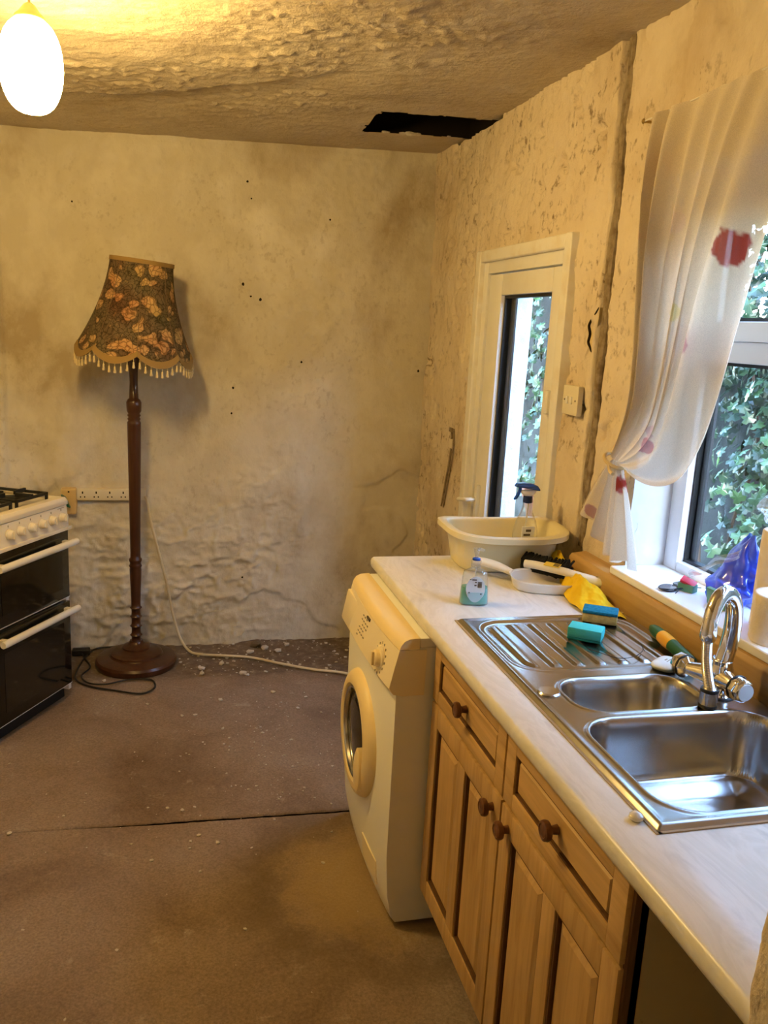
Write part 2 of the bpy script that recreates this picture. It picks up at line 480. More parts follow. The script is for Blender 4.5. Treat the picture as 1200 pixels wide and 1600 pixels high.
# ------------------------------------------------------------------ mesh builder
class MB:
    def __init__(self):
        self.v = []; self.f = []; self.mi = []

    def add(self, verts, faces, mi=0):
        o = len(self.v)
        self.v.extend([tuple(map(float, p)) for p in verts])
        self.f.extend([tuple(int(i) + o for i in q) for q in faces])
        self.mi.extend([mi] * len(faces))
        return self

    def box(self, x0, x1, y0, y1, z0, z1, mi=0):
        v = [(x, y, z) for z in (z0, z1) for y in (y0, y1) for x in (x0, x1)]
        f = [(0, 2, 3, 1), (4, 5, 7, 6), (0, 1, 5, 4), (2, 6, 7, 3), (0, 4, 6, 2), (1, 3, 7, 5)]
        return self.add(v, f, mi)

    def rings(self, rings, closed=True, cap0=True, cap1=True, mi=0):
        """loft a list of rings (each a list of points)"""
        n = len(rings[0]); v = [p for r in rings for p in r]; f = []
        m = n if closed else n - 1
        for i in range(len(rings) - 1):
            for j in range(m):
                a = i * n + j; b = i * n + (j + 1) % n
                f.append((a, b, b + n, a + n))
        if cap0 and closed: f.append(tuple(reversed(range(n))))
        if cap1 and closed: f.append(tuple(range((len(rings) - 1) * n, len(rings) * n)))
        return self.add(v, f, mi)

    def lathe(self, prof, c=(0, 0, 0), n=24, axis='z', cap0=True, cap1=True, mi=0):
        rs = []
        for r, h in prof:
            ring = []
            for k in range(n):
                a = 2 * PI * k / n
                p = (r * math.cos(a), r * math.sin(a), h)
                if axis == 'x': p = (p[2], p[0], p[1])
                if axis == 'y': p = (p[1], p[2], p[0])
                ring.append((p[0] + c[0], p[1] + c[1], p[2] + c[2]))
            rs.append(ring)
        return self.rings(rs, True, cap0, cap1, mi)

    def tube(self, path, r, n=8, caps=True, mi=0):
        P = [Vector(p) for p in path]
        rr = r if isinstance(r, (list, tuple)) else [r] * len(P)
        t = (P[1] - P[0]).normalized()
        up = Vector((0, 0, 1)) if abs(t.z) < 0.9 else Vector((1, 0, 0))
        u = t.cross(up).normalized()
        rs = []
        for i, p in enumerate(P):
            if i == 0: t = P[1] - P[0]
            elif i == len(P) - 1: t = P[-1] - P[-2]
            else: t = P[i + 1] - P[i - 1]
            t = t.normalized()
            u = (u - t * u.dot(t)).normalized()
            w = t.cross(u)
            rs.append([tuple(p + (u * math.cos(2 * PI * k / n) + w * math.sin(2 * PI * k / n)) * rr[i]) for k in range(n)])
        return self.rings(rs, True, caps, caps, mi)

    def prism(self, poly, axis, a0, a1, mi=0):
        """extrude a 2D polygon along axis: x->(y,z), y->(x,z), z->(x,y)"""
        def pt(p, a):
            return {'x': (a, p[0], p[1]), 'y': (p[0], a, p[1]), 'z': (p[0], p[1], a)}[axis]
        return self.rings([[pt(p, a0) for p in poly], [pt(p, a1) for p in poly]], True, True, True, mi)

    def build(self, name, mat, parent=None, off=(0, 0, 0), bevel=0.0, smooth=False, seg=2, recalc=True, sharp=0.6):
        me = bpy.data.meshes.new(name)
        ox, oy, oz = off
        me.from_pydata([(x - ox, y - oy, z - oz) for x, y, z in self.v], [], self.f)
        mats = mat if isinstance(mat, (list, tuple)) else [mat]
        for k in mats: me.materials.append(MATS[k])
        if len(mats) > 1:
            me.polygons.foreach_set('material_index', self.mi)
        if bevel > 0 or recalc:
            bm = bmesh.new(); bm.from_mesh(me)
            if recalc: bmesh.ops.recalc_face_normals(bm, faces=bm.faces)
            if bevel > 0:
                es = [e for e in bm.edges if len(e.link_faces) == 2 and e.calc_face_angle(0) > 0.5]
                bmesh.ops.bevel(bm, geom=es, offset=bevel, segments=seg, affect='EDGES', profile=0.6, clamp_overlap=True)
            bm.to_mesh(me); bm.free()
        o = bpy.data.objects.new(name, me)
        COL.objects.link(o)
        o.parent = parent
        if smooth or bevel > 0:
            me.polygons.foreach_set('use_smooth', [True] * len(me.polygons))
            try:
                me.set_sharp_from_angle(angle=sharp)
            except Exception:
                pass
        return o


def tag(o, label=None, cat=None, group=None, kind=None):
    if label: o['label'] = label
    if cat: o['category'] = cat
    if group: o['group'] = group
    if kind: o['kind'] = kind
    return o


def thing(name, label, cat, loc=(0, 0, 0), rz=0.0, group=None):
    o = bpy.data.objects.new(name, None)
    o.empty_display_size = 0.05
    COL.objects.link(o)
    o.location = loc
    o.rotation_euler = (0, 0, rz)
    return tag(o, label, cat, group)


def grid_mesh(name, us, vs, fn, mat, keep=None, parent=None, smooth=True, off=(0, 0, 0), flip=False):
    """surface from parameter grids; fn(U,V)->(X,Y,Z); keep(uc,vc)->bool mask for cells"""
    U, V = np.meshgrid(us, vs)
    X, Y, Z = fn(U, V)
    nu, nv = len(us), len(vs)
    co = np.stack([X - off[0], Y - off[1], Z - off[2]], -1).reshape(-1, 3)
    i = np.arange(nu - 1); j = np.arange(nv - 1)
    I, J = np.meshgrid(i, j)
    a = (J * nu + I); q = np.stack([a, a + 1, a + nu + 1, a + nu], -1).reshape(-1, 4)
    if flip: q = q[:, ::-1]
    if keep is not None:
        uc = (us[:-1] + us[1:]) / 2; vc = (vs[:-1] + vs[1:]) / 2
        UC, VC = np.meshgrid(uc, vc)
        q = q[keep(UC, VC).reshape(-1)]
    me = bpy.data.meshes.new(name)
    me.vertices.add(len(co)); me.vertices.foreach_set('co', co.ravel())
    me.loops.add(q.size); me.loops.foreach_set('vertex_index', q.ravel().astype(np.int32))
    me.polygons.add(len(q)); me.polygons.foreach_set('loop_start', np.arange(0, q.size, 4, dtype=np.int32))
    me.update(calc_edges=True); me.validate()
    if smooth: me.polygons.foreach_set('use_smooth', [True] * len(me.polygons))
    me.materials.append(MATS[mat])
    o = bpy.data.objects.new(name, me)
    COL.objects.link(o)
    o.parent = parent
    return o


def lin(a, b, step):
    return np.linspace(a, b, max(2, int(round((b - a) / step)) + 1))


def catmull(pts, n=8):
    P = [Vector(p) for p in pts]
    P = [P[0] * 2 - P[1]] + P + [P[-1] * 2 - P[-2]]
    out = []
    for i in range(1, len(P) - 2):
        for k in range(n):
            t = k / n
            a, b, c, d = P[i - 1], P[i], P[i + 1], P[i + 2]
            out.append(tuple(0.5 * ((2 * b) + (c - a) * t + (2 * a - 5 * b + 4 * c - d) * t * t + (3 * b - a - 3 * c + d) * t ** 3)))
    out.append(tuple(P[-2]))
    return out


# ================================================================== SETTING
XR, YB, XL, YF = 1.30, 4.29, -1.36, -1.15     # right, back, left and rear planes


def ceil_z(x, y):
    base = 2.52 - 0.036 * (1.28 - x) * sstep(0.5, 3.2, y)
    yr = 3.60 - 0.75 * np.clip(x + 0.15, 0, 1.2) + 0.06 * (fbm(x * 3, x * 0 + 2.5, 2, 4) - 0.5)
    fade = 1 - sstep(0.25, 0.75, x)
    lift = 0.045 * sstep(yr, yr + 0.05, y) * (1 - sstep(yr + 0.1, YB, y)) * fade
    return base + lift


def ceil_rel(x, y):
    flakes = np.abs(fbm(x * 9, y * 16, 4, 31) - 0.5) * 2
    fl2 = np.abs(fbm(x * 22 + 5, y * 34, 3, 37) - 0.5) * 2
    patch = sstep(0.40, 0.62, fbm(x * 1.8, y * 2.2, 3, 41))
    step = sstep(0.50, 0.53, fbm(x * 1.3 + 7, y * 1.7 + 3, 4, 47)) * 0.006
    ter = terrace(fbm(x * 5.5, y * 8.5, 6, 43), 9, 0.16) * 0.024
    curl = np.clip(fbm(x * 34, y * 52, 2, 49) - 0.58, 0, 1) * 0.045 * sstep(0.42, 0.62, fbm(x * 2.4 + 3, y * 3.1, 3, 45))
    rel = 0.012 * (fbm(x * 2.2, y * 2.2, 3, 29) - 0.5) - patch * (0.003 * (1 - flakes) ** 4 + 0.0035 * (1 - fl2) ** 3) - step * 0.7 - ter * 0.8 + 0.010 - curl * 0.8
    return rel * (1 - 0.8 * sstep(0.75, 1.2, x)) * (1 - 0.6 * sstep(3.6, 4.1, y))


# hole in the ceiling against the right wall
def hole(x, y):
    e1 = 0.82 + 0.02 * (fbm(y * 14, y * 0, 3, 5) - 0.5)
    e2 = 3.53 + 0.03 * (fbm(x * 12, x * 0 + 1, 3, 6) - 0.5)
    e3 = 3.905 + 0.02 * (fbm(x * 12, x * 0 + 3, 3, 7) - 0.5)
    return (x > e1) & (y > e2) & (y < e3)


ys_c = np.concatenate([lin(YF, 1.6, 0.05)[:-1], lin(1.6, YB + 0.06, 0.010)])
xs_c = lin(XL, XR + 0.06, 0.010)
ceiling = grid_mesh('ceiling', xs_c, ys_c, lambda U, V: (U, V, ceil_z(U, V) + ceil_rel(U, V)), 'plaster_ceiling',
                    keep=lambda U, V: ~hole(U, V), flip=True)
tag(ceiling, 'stained flaking plaster ceiling with a hole by the right wall', None, None, 'structure')
# the void above the hole
mb = MB()
mb.box(0.70, 1.42, 3.40, 3.42, 2.53, 2.74); mb.box(0.70, 1.42, 4.02, 4.04, 2.53, 2.74)
mb.box(0.70, 0.72, 3.40, 4.04, 2.53, 2.74); mb.box(1.36, 1.42, 3.40, 4.04, 2.2, 2.74)
mb.box(0.70, 1.42, 3.40, 4.04, 2.74, 2.76)
mb.build('ceiling_void', 'void_shade', ceiling)  # near-black colour paints in the darkness inside the void
for k in range(4):
    mb = MB(); y = 3.60 + 0.085 * k
    mb.box(0.72, 1.36, y, y + 0.03, 2.60, 2.61)
    mb.build('lath', 'lath_wood', ceiling)
# broken plaster lip along the near edge of the hole
mb = MB()
for k in range(13):
    x = rng.choice((0.93, 1.02, 1.04, 1.06, 1.15, 1.22)) + rng.uniform(-0.03, 0.03); r = 0.004 + 0.008 * rng.random() ** 2
    zc_ = float(ceil_z(np.array([x]), np.array([3.9]))[0]) + 0.004
    mb.rings([[(x + r * q * math.cos(a) * 2.2, 3.912 + r * q * math.sin(a) * rng.uniform(0.7, 1.1), zc_ + h * r) for a in [2 * PI * i / 7 for i in range(7)]] for q, h in ((0.3, -0.9), (1.0, -0.3), (0.8, 0.6), (0.2, 0.8))])
tag(mb.build('broken_plaster_edge', 'rubble', ceiling), kind='stuff')


# back wall
def back_rel(x, z):
    big = 0.016 * (fbm(x * 1.6, z * 1.6, 3, 11) - 0.5)
    fl = 1 - np.abs(fbm(x * 7, z * 10, 4, 13) - 0.5) * 2
    fl2 = 1 - np.abs(fbm(x * 15 + 4, z * 20, 3, 15) - 0.5) * 2
    m = (1 - sstep(0.55, 1.0, z)) * (1 - sstep(0.1, 0.9, x)) * 0.9 + 0.12 + 0.35 * sstep(0.52, 0.62, fbm(x * 1.7, z * 1.7, 3, 19))
    led = sstep(0.50, 0.52, fbm(x * 2.1 + 3, z * 2.6 + 8, 4, 23)) * 0.007 * (1 - sstep(0.8, 1.3, z))
    ter = terrace(fbm(x * 3.2 + 1, z * 4.5, 6, 25), 9, 0.10) * 0.045 * (m * 0.55 + 0.05)
    return big - m * (0.011 * fl ** 7 + 0.008 * fl2 ** 6) - led * 1.3 - ter * 1.4 + 0.012


xs_b = lin(XL, XR + 0.01, 0.009)
zs_b = lin(-0.03, 2.60, 0.009)
def back_fn(U, V):
    rel = back_rel(U, V)
    stepx = 0.018 * (1 - sstep(-0.752, -0.742, U + 0.004 * (fbm(V * 6, V * 0, 2, 3) - 0.5)))     # shallow boxed-out strip at the left
    foot = 0.03 * (1 - sstep(0.0, 0.035, V - 0.03 * fbm(U * 9, U * 0, 3, 2)))
    return U, YB - 0.004 + rel - stepx + foot * 0, V
wall_back = grid_mesh('wall_back', xs_b, zs_b, back_fn, 'plaster_back')
tag(wall_back, 'bare cream plaster back wall with damp patches', None, None, 'structure')
for k, (x, z, s) in enumerate([(0.361, 2.308, 1.0), (0.38, 2.232, 0.7), (-0.43, 2.152, 0.7), (0.348, 1.835, 1.1), (0.386, 1.78, 0.8), (0.432, 1.767, 1.2), (0.306, 1.333, 1.0),
                   (0.301, 1.206, 0.8), (0.644, 1.473, 0.9), (0.764, 2.167, 0.8), (0.366, 0.359, 0.9), (1.255, 1.453, 1.0)]):
    mb = MB(); r = 0.0062 * s
    yy = float(YB - 0.004 + back_rel(np.array([x]), np.array([z]))[0])
    ring = [(x + r * (0.7 + 0.5 * rng.random()) * math.cos(a), yy - 0.0015, z + r * (0.8 + 0.6 * rng.random()) * math.sin(a)) for a in [2 * PI * i / 8 for i in range(8)]]
    ring2 = [(x + (p[0] - x) * 0.6, yy + 0.004, z + (p[2] - z) * 0.6) for p in ring]
    mb.rings([ring, ring2]); mb.build('wall_chip', 'crack_black', wall_back)


# right wall with openings for door and window and a cable chase
DY0, DY1, DZ1 = 2.70, 3.51, 1.965
WY0, WY1, WZ0, WZ1 = 0.95, 2.155, 1.0, 2.10
CH = 2.437


def right_rel(y, z):
    big = 0.014 * (fbm(y * 1.8, z * 1.8, 3, 51) - 0.5)
    pit = np.clip(fbm(y * 22, z * 16, 3, 53) - 0.60, 0, 1) * 0.09 * sstep(0.40, 0.6, fbm(y * 2.6, z * 2.2, 3, 57))
    fl = 1 - np.abs(fbm(y * 9 + 2, z * 6, 4, 59) - 0.5) * 2
    ter = terrace(fbm(y * 6 + 1, z * 4.2, 6, 65), 8, 0.12) * 0.030
    return big + pit * 1.6 - 0.006 * fl ** 6 - ter + 0.014


def chase(y, z):
    w = 0.026 + 0.014 * (fbm(z * 10, z * 0 + 2, 3, 61) - 0.4)
    return (1 - sstep(w, w + 0.008, np.abs(y - CH - 0.010 * (fbm(z * 5, z * 0, 3, 63) - 0.5)))) * 0.034


ys_r = np.concatenate([lin(YF, WY0, 0.05)[:-1], lin(WY0, 2.37, 0.0095)[:-1], lin(2.37, 2.51, 0.004)[:-1], lin(2.51, DY0, 0.0095)[:-1], lin(DY0, DY1, 0.0095)[:-1], lin(DY1, YB + 0.01, 0.0095)])
zs_r = np.concatenate([lin(-0.03, WZ0, 0.0125)[:-1], lin(WZ0, DZ1, 0.0095)[:-1], lin(DZ1, WZ1, 0.0095)[:-1], lin(WZ1, 2.60, 0.0095)])
wall_right = grid_mesh('wall_right', ys_r, zs_r, lambda U, V: (XR + right_rel(U, V) + chase(U, V), U, V), 'plaster_right',
                       keep=lambda U, V: ~(((U > 3.42) & (U < 4.02) & (V > 2.510)) | ((U > DY0) & (U < DY1) & (V < DZ1)) | ((U > WY0) & (U < WY1) & (V > WZ0) & (V < WZ1))))
tag(wall_right, 'rough pitted ochre plaster wall with door and window', None, None, 'structure')

# crack with yellowed edge beside the chase
pts = [(2.466, 1.757), (2.485, 1.735), (2.508, 1.715), (2.517, 1.699), (2.505, 1.675), (2.512, 1.65), (2.498, 1.635), (2.486, 1.619)]
mb = MB()
path = catmull([(XR - 0.004, y, z) for y, z in pts], 4)
mb.tube(path, [0.001 + 0.0045 * math.sin(PI * i / (len(path) - 1)) ** 0.6 for i in range(len(path))], 6)
mb.build('wall_crack', 'crack_black', wall_right, smooth=True)
mb = MB()
poly = [(y - 0.004, z) for y, z in pts] + [(2.475, 1.63), (2.472, 1.68), (2.464, 1.72)]
mb.prism(poly, 'x', XR - 0.002, XR + 0.012)
mb.build('loose_plaster_flake', 'crack_yellow', wall_right)
# small chiselled cable channel near the corner
mb = MB()
path = catmull([(XR - 0.001, 3.80, 1.20), (XR - 0.001, 3.795, 1.13), (XR - 0.001, 3.815, 1.03), (XR - 0.001, 3.845, 0.94), (XR - 0.001, 3.88, 0.82)], 6)
mb.tube(path, 0.005, 6); mb.build('channel_edge', 'conduit_grey', wall_right, smooth=True)
mb = MB()
mb.tube([(x, y - 0.03, z) for x, y, z in path], 0.004, 6); mb.build('channel_edge', 'conduit_grey', wall_right, smooth=True)
mb = MB()
mb.box(XR - 0.006, XR + 0.02, 3.775, 3.825, 1.12, 1.165); mb.build('broken_back_box', 'pulley_white', wall_right, bevel=0.004)
mb = MB()
mb.box(XR - 0.004, XR + 0.02, 3.765, 3.84, 1.195, 1.215); mb.build('broken_edge', 'conduit_grey', wall_right, bevel=0.004)

# the other sides of the room
zs_s = lin(-0.03, 2.60, 0.03)
wl = grid_mesh('wall_left', lin(YF, YB + 0.02, 0.04), zs_s, lambda U, V: (XL + 0.012 * (fbm(U * 2, V * 2, 3, 71) - 0.5), U, V), 'plaster_side', flip=True)
tag(wl, 'cream plaster wall on the left behind the cooker', None, None, 'structure')
wf = grid_mesh('wall_front', lin(XL, XR, 0.04), zs_s, lambda U, V: (U, YF + 0.012 * (fbm(U * 2, V * 2, 3, 73) - 0.5), V), 'plaster_side', flip=True)
tag(wf, 'plaster wall behind the viewer', None, None, 'structure')
def nib_fn(U, V):
    # U runs round the end of the short wall: far face, rounded corner, end face, rounded corner, near face
    X0, YA, YC, rc = 0.634, 0.688, 0.535, 0.012
    r = 0.007 * (fbm(U * 24, V * 22, 4, 75) - 0.5) + 0.008 * (fbm(U * 7, V * 7, 2, 77) - 0.5) + 0.05 * np.clip(fbm(U * 45, V * 45, 2, 79) - 0.62, 0, 1) * -1
    l1 = XR - X0 - rc; q = rc * PI / 2; l2 = YA - YC - 2 * rc
    a1 = np.clip((U - l1) / q, 0, 1) * PI / 2; a2 = np.clip((U - l1 - q - l2) / q, 0, 1) * PI / 2
    nx = np.where(U < l1 + q + l2, -np.sin(a1), -np.cos(a2)); ny = np.where(U < l1 + q + l2, np.cos(a1), -np.sin(a2))
    x = np.where(U < l1, XR - U, np.where(U < l1 + q + l2, X0 + rc - rc * np.sin(a1), np.where(U < l1 + 2 * q + l2, X0 + rc - rc * np.cos(a2), X0 + rc + U - l1 - 2 * q - l2)))
    y = np.where(U < l1, YA, np.where(U < l1 + q, YA - rc + rc * np.cos(a1), np.where(U < l1 + q + l2, YA - rc - (U - l1 - q), np.where(U < l1 + 2 * q + l2, YC + rc - rc * np.sin(a2), YC))))
    return x + nx * r, y + ny * r, V
wn_ = grid_mesh('wall_near', np.concatenate([lin(0, 0.60, 0.03)[:-1], lin(0.60, 0.88, 0.004)[:-1], lin(0.88, 1.46, 0.03)]), lin(-0.02, 2.6, 0.006), nib_fn, 'plaster_right', flip=True)
tag(wn_, 'rough plaster end of the short wall where the worktop stops', None, None, 'structure')


# floor: two slabs with an open joint, worn strip along the back wall
def floor_rel(x, y):
    r = 0.006 * (fbm(x * 1.5, y * 1.5, 3, 81) - 0.5) - 0.003
    edge = 3.84 + 0.05 * (fbm(x * 7, x * 0, 3, 83) - 0.5) + 0.10 * (1 - sstep(-0.1, 0.08, x)) * 4
    worn = sstep(0, 0.012, y - edge)
    rub = worn * (-0.014 + 0.016 * (fbm(x * 16, y * 16, 4, 87)))
    heap = 0.02 * np.exp(-(((x - 0.47) / 0.16) ** 2 + ((y - 4.24) / 0.06) ** 2)) * (0.6 + 0.8 * fbm(x * 30, y * 30, 3, 89))
    return r + rub + heap


def joint_y(x):
    return 2.665 - 0.045 * np.clip((x + 0.53) / 1.1, -1, 1.6) + 0.006 * (fbm(x * 9, x * 0, 3, 91) - 0.5)


floor = bpy.data.objects.new('floor', None)
COL.objects.link(floor)
tag(floor, 'dusty brown screed floor with a joint and stains', None, None, 'structure')
xs_f = lin(XL, XR + 0.05, 0.012)
def far_fn(U, V):
    y0 = joint_y(U) + 0.0012 + 0.0065 * sstep(-0.5, 0.1, U) * (0.4 + fbm(U * 40, U * 0, 3, 93))
    y = y0 + (YB + 0.03 - y0) * V
    z = floor_rel(U, y) - 0.006 * (1 - sstep(0, 0.004, y - y0))
    return U, y, z
vv = np.concatenate([[0, 0.0012, 0.003], np.linspace(0.01, 1, 160)])
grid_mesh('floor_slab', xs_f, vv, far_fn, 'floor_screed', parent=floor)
def near_fn(U, V):
    y1 = joint_y(U) - 0.0012 - 0.0065 * sstep(-0.5, 0.1, U) * (0.4 + fbm(U * 43, U * 0 + 5, 3, 95))
    y = y1 + (YF - y1) * V
    z = floor_rel(U, y) - 0.006 * (1 - sstep(0, 0.004, y1 - y))
    return U, y, z
grid_mesh('floor_slab', xs_f, np.concatenate([[0, 0.0008, 0.002], np.linspace(0.01, 1, 120)]), near_fn, 'floor_screed', parent=floor, flip=True)
mb = MB(); mb.box(XL, XR + 0.05, YF, YB + 0.05, -0.08, -0.022); mb.build('floor_joint_filler', 'crack_black', floor)

# ------------------------------------------------------------------ door in the right wall
door = bpy.data.objects.new('door_1', None); COL.objects.link(door)
tag(door, 'white glazed back door with a tall clear pane', None, None, 'structure')
def frame_ring(mb, x0, x1, y0, y1, z0, z1, w, wt=None, wb=None, mi=0):
    wt = w if wt is None else wt; wb = w if wb is None else wb
    mb.box(x0, x1, y0, y0 + w, z0, z1, mi); mb.box(x0, x1, y1 - w, y1, z0, z1, mi)
    mb.box(x0, x1, y0 + w, y1 - w, z1 - wt, z1, mi)
    if wb > 0: mb.box(x0, x1, y0 + w, y1 - w, z0, z0 + wb, mi)
# architrave (stepped)
for (y0, y1, z0, z1, nm) in ((2.655, 2.705, 0, 2.0, 'architrave'), (3.505, 3.56, 0, 2.0, 'architrave')):
    mb = MB(); mb.box(1.272, 1.34, y0, y1, z0, z1); mb.build(nm, 'gloss_paint', door, bevel=0.008, seg=3)
mb = MB(); mb.box(1.273, 1.34, 2.7052, 3.5048, 1.952, 1.999); mb.build('architrave', 'gloss_paint', door, bevel=0.008, seg=3)
mb = MB(); frame_ring(mb, 1.295, 1.36, 2.70, 3.515, 0.0, 1.955, 0.055, 0.05, 0.03); mb.build('door_frame', 'upvc', door, bevel=0.004)
GY0, GY1, GZ0, GZ1 = 2.835, 3.315, 0.62, 1.815
mb = MB()
mb.box(1.303, 1.36, 2.762, GY0, 0.03, 1.90); mb.box(1.303, 1.36, GY1, 3.452, 0.03, 1.90)
mb.box(1.303, 1.36, GY0, GY1, GZ1, 1.90); mb.box(1.303, 1.36, GY0, GY1, 0.03, GZ0)
leaf = mb.build('door_leaf', 'upvc', door, bevel=0.004)
mb = MB(); frame_ring(mb, 1.32, 1.345, GY0 - 0.002, GY1 + 0.002, GZ0 - 0.002, GZ1 + 0.002, 0.014); mb.build('glazing_gasket', 'gasket', leaf)
mb = MB(); mb.box(1.345, 1.353, GY1 - 0.06, GY1 + 0.01, GZ0, GZ1); mb.build('spacer_bar', 'gasket', leaf)
mb = MB(); mb.box(1.334, 1.338, GY0, GY1, GZ0, GZ1); mb.build('pane', 'pane_glass', leaf)
mb = MB()
mb.box(1.285, 1.305, 3.375, 3.405, 0.80, 1.02); mb.build('handle_plate', 'upvc', leaf, bevel=0.006)
mb = MB()
mb.tube(catmull([(1.30, 3.39, 0.955), (1.262, 3.39, 0.955), (1.248, 3.40, 0.952), (1.246, 3.44, 0.945), (1.247, 3.495, 0.936)], 5), 0.009, 10)
mb.build('door_handle', 'upvc', leaf, smooth=True)
mb = MB()
mb.box(1.285, 1.303, 2.752, 2.782, 1.395, 1.475); mb.lathe([(0.008, 0), (0.008, 0.085)], (1.288, 2.767, 1.392), 10)
mb.build('hinge', 'upvc', leaf, bevel=0.003)
mb = MB()
mb.box(1.285, 1.303, 2.752, 2.782, 0.30, 0.38); mb.build('hinge', 'upvc', leaf, bevel=0.003)

# outer face of the wall: white rendered reveals outside door and window
XO = 1.52
def reveal_strip(name, y, z0, z1, x0, seed, side, parent):
    def fn(U, V):
        r = 0.012 * (fbm(V * 12, U * 3, 4, seed) - 0.5)
        e = sstep(0.92, 1.0, U) * 0.03 * (fbm(V * 9, V * 0, 4, seed + 2) - 0.3)
        return x0 + (XO - x0) * U + e, y + r + side * 0.12 * sstep(0.9, 1.0, U) ** 2, V
    return grid_mesh(name, np.linspace(0, 1, 14), lin(z0, z1, 0.02), fn, 'render_white', parent=parent)
mb = MB()
mb.box(XO - 0.012, XO + 0.02, -1.2, WY0 - 0.02, -0.2, 2.9); mb.box(XO - 0.012, XO + 0.02, WY1 + 0.05, DY0 - 0.03, -0.2, 2.9)
mb.box(XO - 0.012, XO + 0.02, DY1 + 0.05, 4.52, -0.2, 2.9)
mb.box(XO - 0.012, XO + 0.02, WY0 - 0.02, WY1 + 0.05, -0.2, WZ0 - 0.04); mb.box(XO - 0.012, XO + 0.02, WY0 - 0.02, WY1 + 0.05, WZ1 + 0.02, 2.9)
mb.box(XO - 0.012, XO + 0.02, DY0 - 0.03, DY1 + 0.05, DZ1 + 0.02, 2.9)
mb.box(-1.55, XO, 4.44, 4.52, -0.2, 2.9); mb.box(-1.55, -1.47, -1.3, 4.52, -0.2, 2.9); mb.box(-1.55, XO, -1.3, -1.22, -0.2, 2.9)  # unseen back, left and front shells, added to stop sky light leaking in
wo = mb.build('wall_outer', 'render_white')
mb = MB(); mb.box(-1.55, XO + 0.05, -1.3, 4.52, 2.80, 2.92)  # unseen slab added over the room to seal out sky light
tag(mb.build('sky_seal_slab', 'lath_wood'), 'unseen slab added above the kitchen ceiling to block sky light', None, None, 'structure')
tag(wo, 'white rendered outside face of the house wall', None, None, 'structure')
reveal_strip('outer_reveal', 3.462, -0.05, 2.0, 1.362, 101, 1, wo)
reveal_strip('outer_reveal', 2.128, 0.96, 2.13, 1.486, 105, 1, wo)
reveal_strip('outer_reveal', 2.752, -0.05, 2.0, 1.362, 109, -1, wo)
mb = MB()
mb.box(1.362, XO, 2.70, 3.50, 1.955, 1.985); mb.box(1.36, XO + 0.05, 2.70, 3.50, -0.08, 0.02)
mb.box(1.47, XO + 0.05, WY0, WY1, 0.96, 1.0); mb.box(1.47, XO, WY0, WY1, 2.085, 2.12)
mb.build('outer_lintel', 'render_white', wo)

# ------------------------------------------------------------------ window in the right wall
win = bpy.data.objects.new('window_1', None); COL.objects.link(win)
tag(win, 'white window with top fanlight over the sink', None, None, 'structure')
XW0, XW1 = 1.425, 1.485
# inner reveals
def rev_fn(U, V):
    return 1.296 + 0.13 * U + 0.0 * V, 2.150 + 0.008 * (fbm(U * 3, V * 8, 3, 111) - 0.5) - 0.006 * (1 - sstep(0, 0.1, U)), V
grid_mesh('window_reveal', np.linspace(0, 1, 12), lin(1.0, 2.11, 0.02), rev_fn, 'reveal_white', parent=win)
mb = MB(); mb.box(1.30, 1.43, WY0 - 0.01, WY1, 2.095, 2.12); mb.build('window_reveal', 'reveal_white', win)
mb = MB(); mb.box(1.30, 1.43, WY0 - 0.02, WY0 + 0.002, 1.0, 2.11); mb.build('window_reveal', 'reveal_white', win)
# sill board
mb = MB(); mb.box(1.25, 1.43, WY0 - 0.005, 2.150, 0.992, 1.015); mb.build('window_sill', 'upvc_window', win, bevel=0.006, seg=3)
# frame
fr = MB()
fr.box(XW0, XW1, 2.085, 2.150, 1.013, 2.098); fr.box(XW0, XW1, WY0, WY0 + 0.065, 1.013, 2.098)
fr.box(XW0, XW1, WY0 + 0.065, 2.085, 1.013, 1.043); fr.box(XW0, XW1, WY0 + 0.065, 2.085, 2.04, 2.098)
fr.box(XW0 - 0.004, XW1, WY0 + 0.065, 2.085, 1.617, 1.672)
fr.build('window_frame', 'upvc_window', win, bevel=0.005)
# lower fixed light
mb = MB(); frame_ring(mb, 1.447, 1.47, 1.012, 2.09, 1.038, 1.622, 0.014); g = mb.build('glazing_gasket', 'gasket', win)
mb = MB(); mb.box(1.462, 1.470, 2.05, 2.08, 1.045, 1.617); mb.build('spacer_bar', 'gasket', win)
mb = MB(); mb.box(1.456, 1.460, 1.02, 2.085, 1.043, 1.62); mb.build('pane', 'pane_glass', win)
# opening fanlight sash
mb = MB(); frame_ring(mb, 1.405, 1.47, 1.03, 2.078, 1.672, 2.045, 0.062, 0.055, 0.05); sash = mb.build('fanlight_sash', 'upvc_window', win, bevel=0.005)
mb = MB(); frame_ring(mb, 1.425, 1.455, 1.088, 2.02, 1.718, 1.994, 0.014); mb.build('glazing_gasket', 'gasket', sash)
mb = MB(); mb.box(1.445, 1.453, 1.985, 2.012, 1.73, 1.985); mb.build('spacer_bar', 'gasket', sash)
mb = MB(); mb.box(1.437, 1.441, 1.095, 2.015, 1.722, 1.99); mb.build('pane', 'pane_glass', sash)

# wooden upstand behind the sink
mb = MB()
prof = [(1.238, 0.910), (1.238, 0.978), (1.246, 0.990), (1.296, 0.996), (1.296, 0.910)]
mb.prism(prof, 'y', 0.69, 2.385)
ups = mb.build('trim_1', 'upstand_wood', None, bevel=0.003)
tag(ups, 'stained wooden upstand running below the window sill', None, None, 'structure')

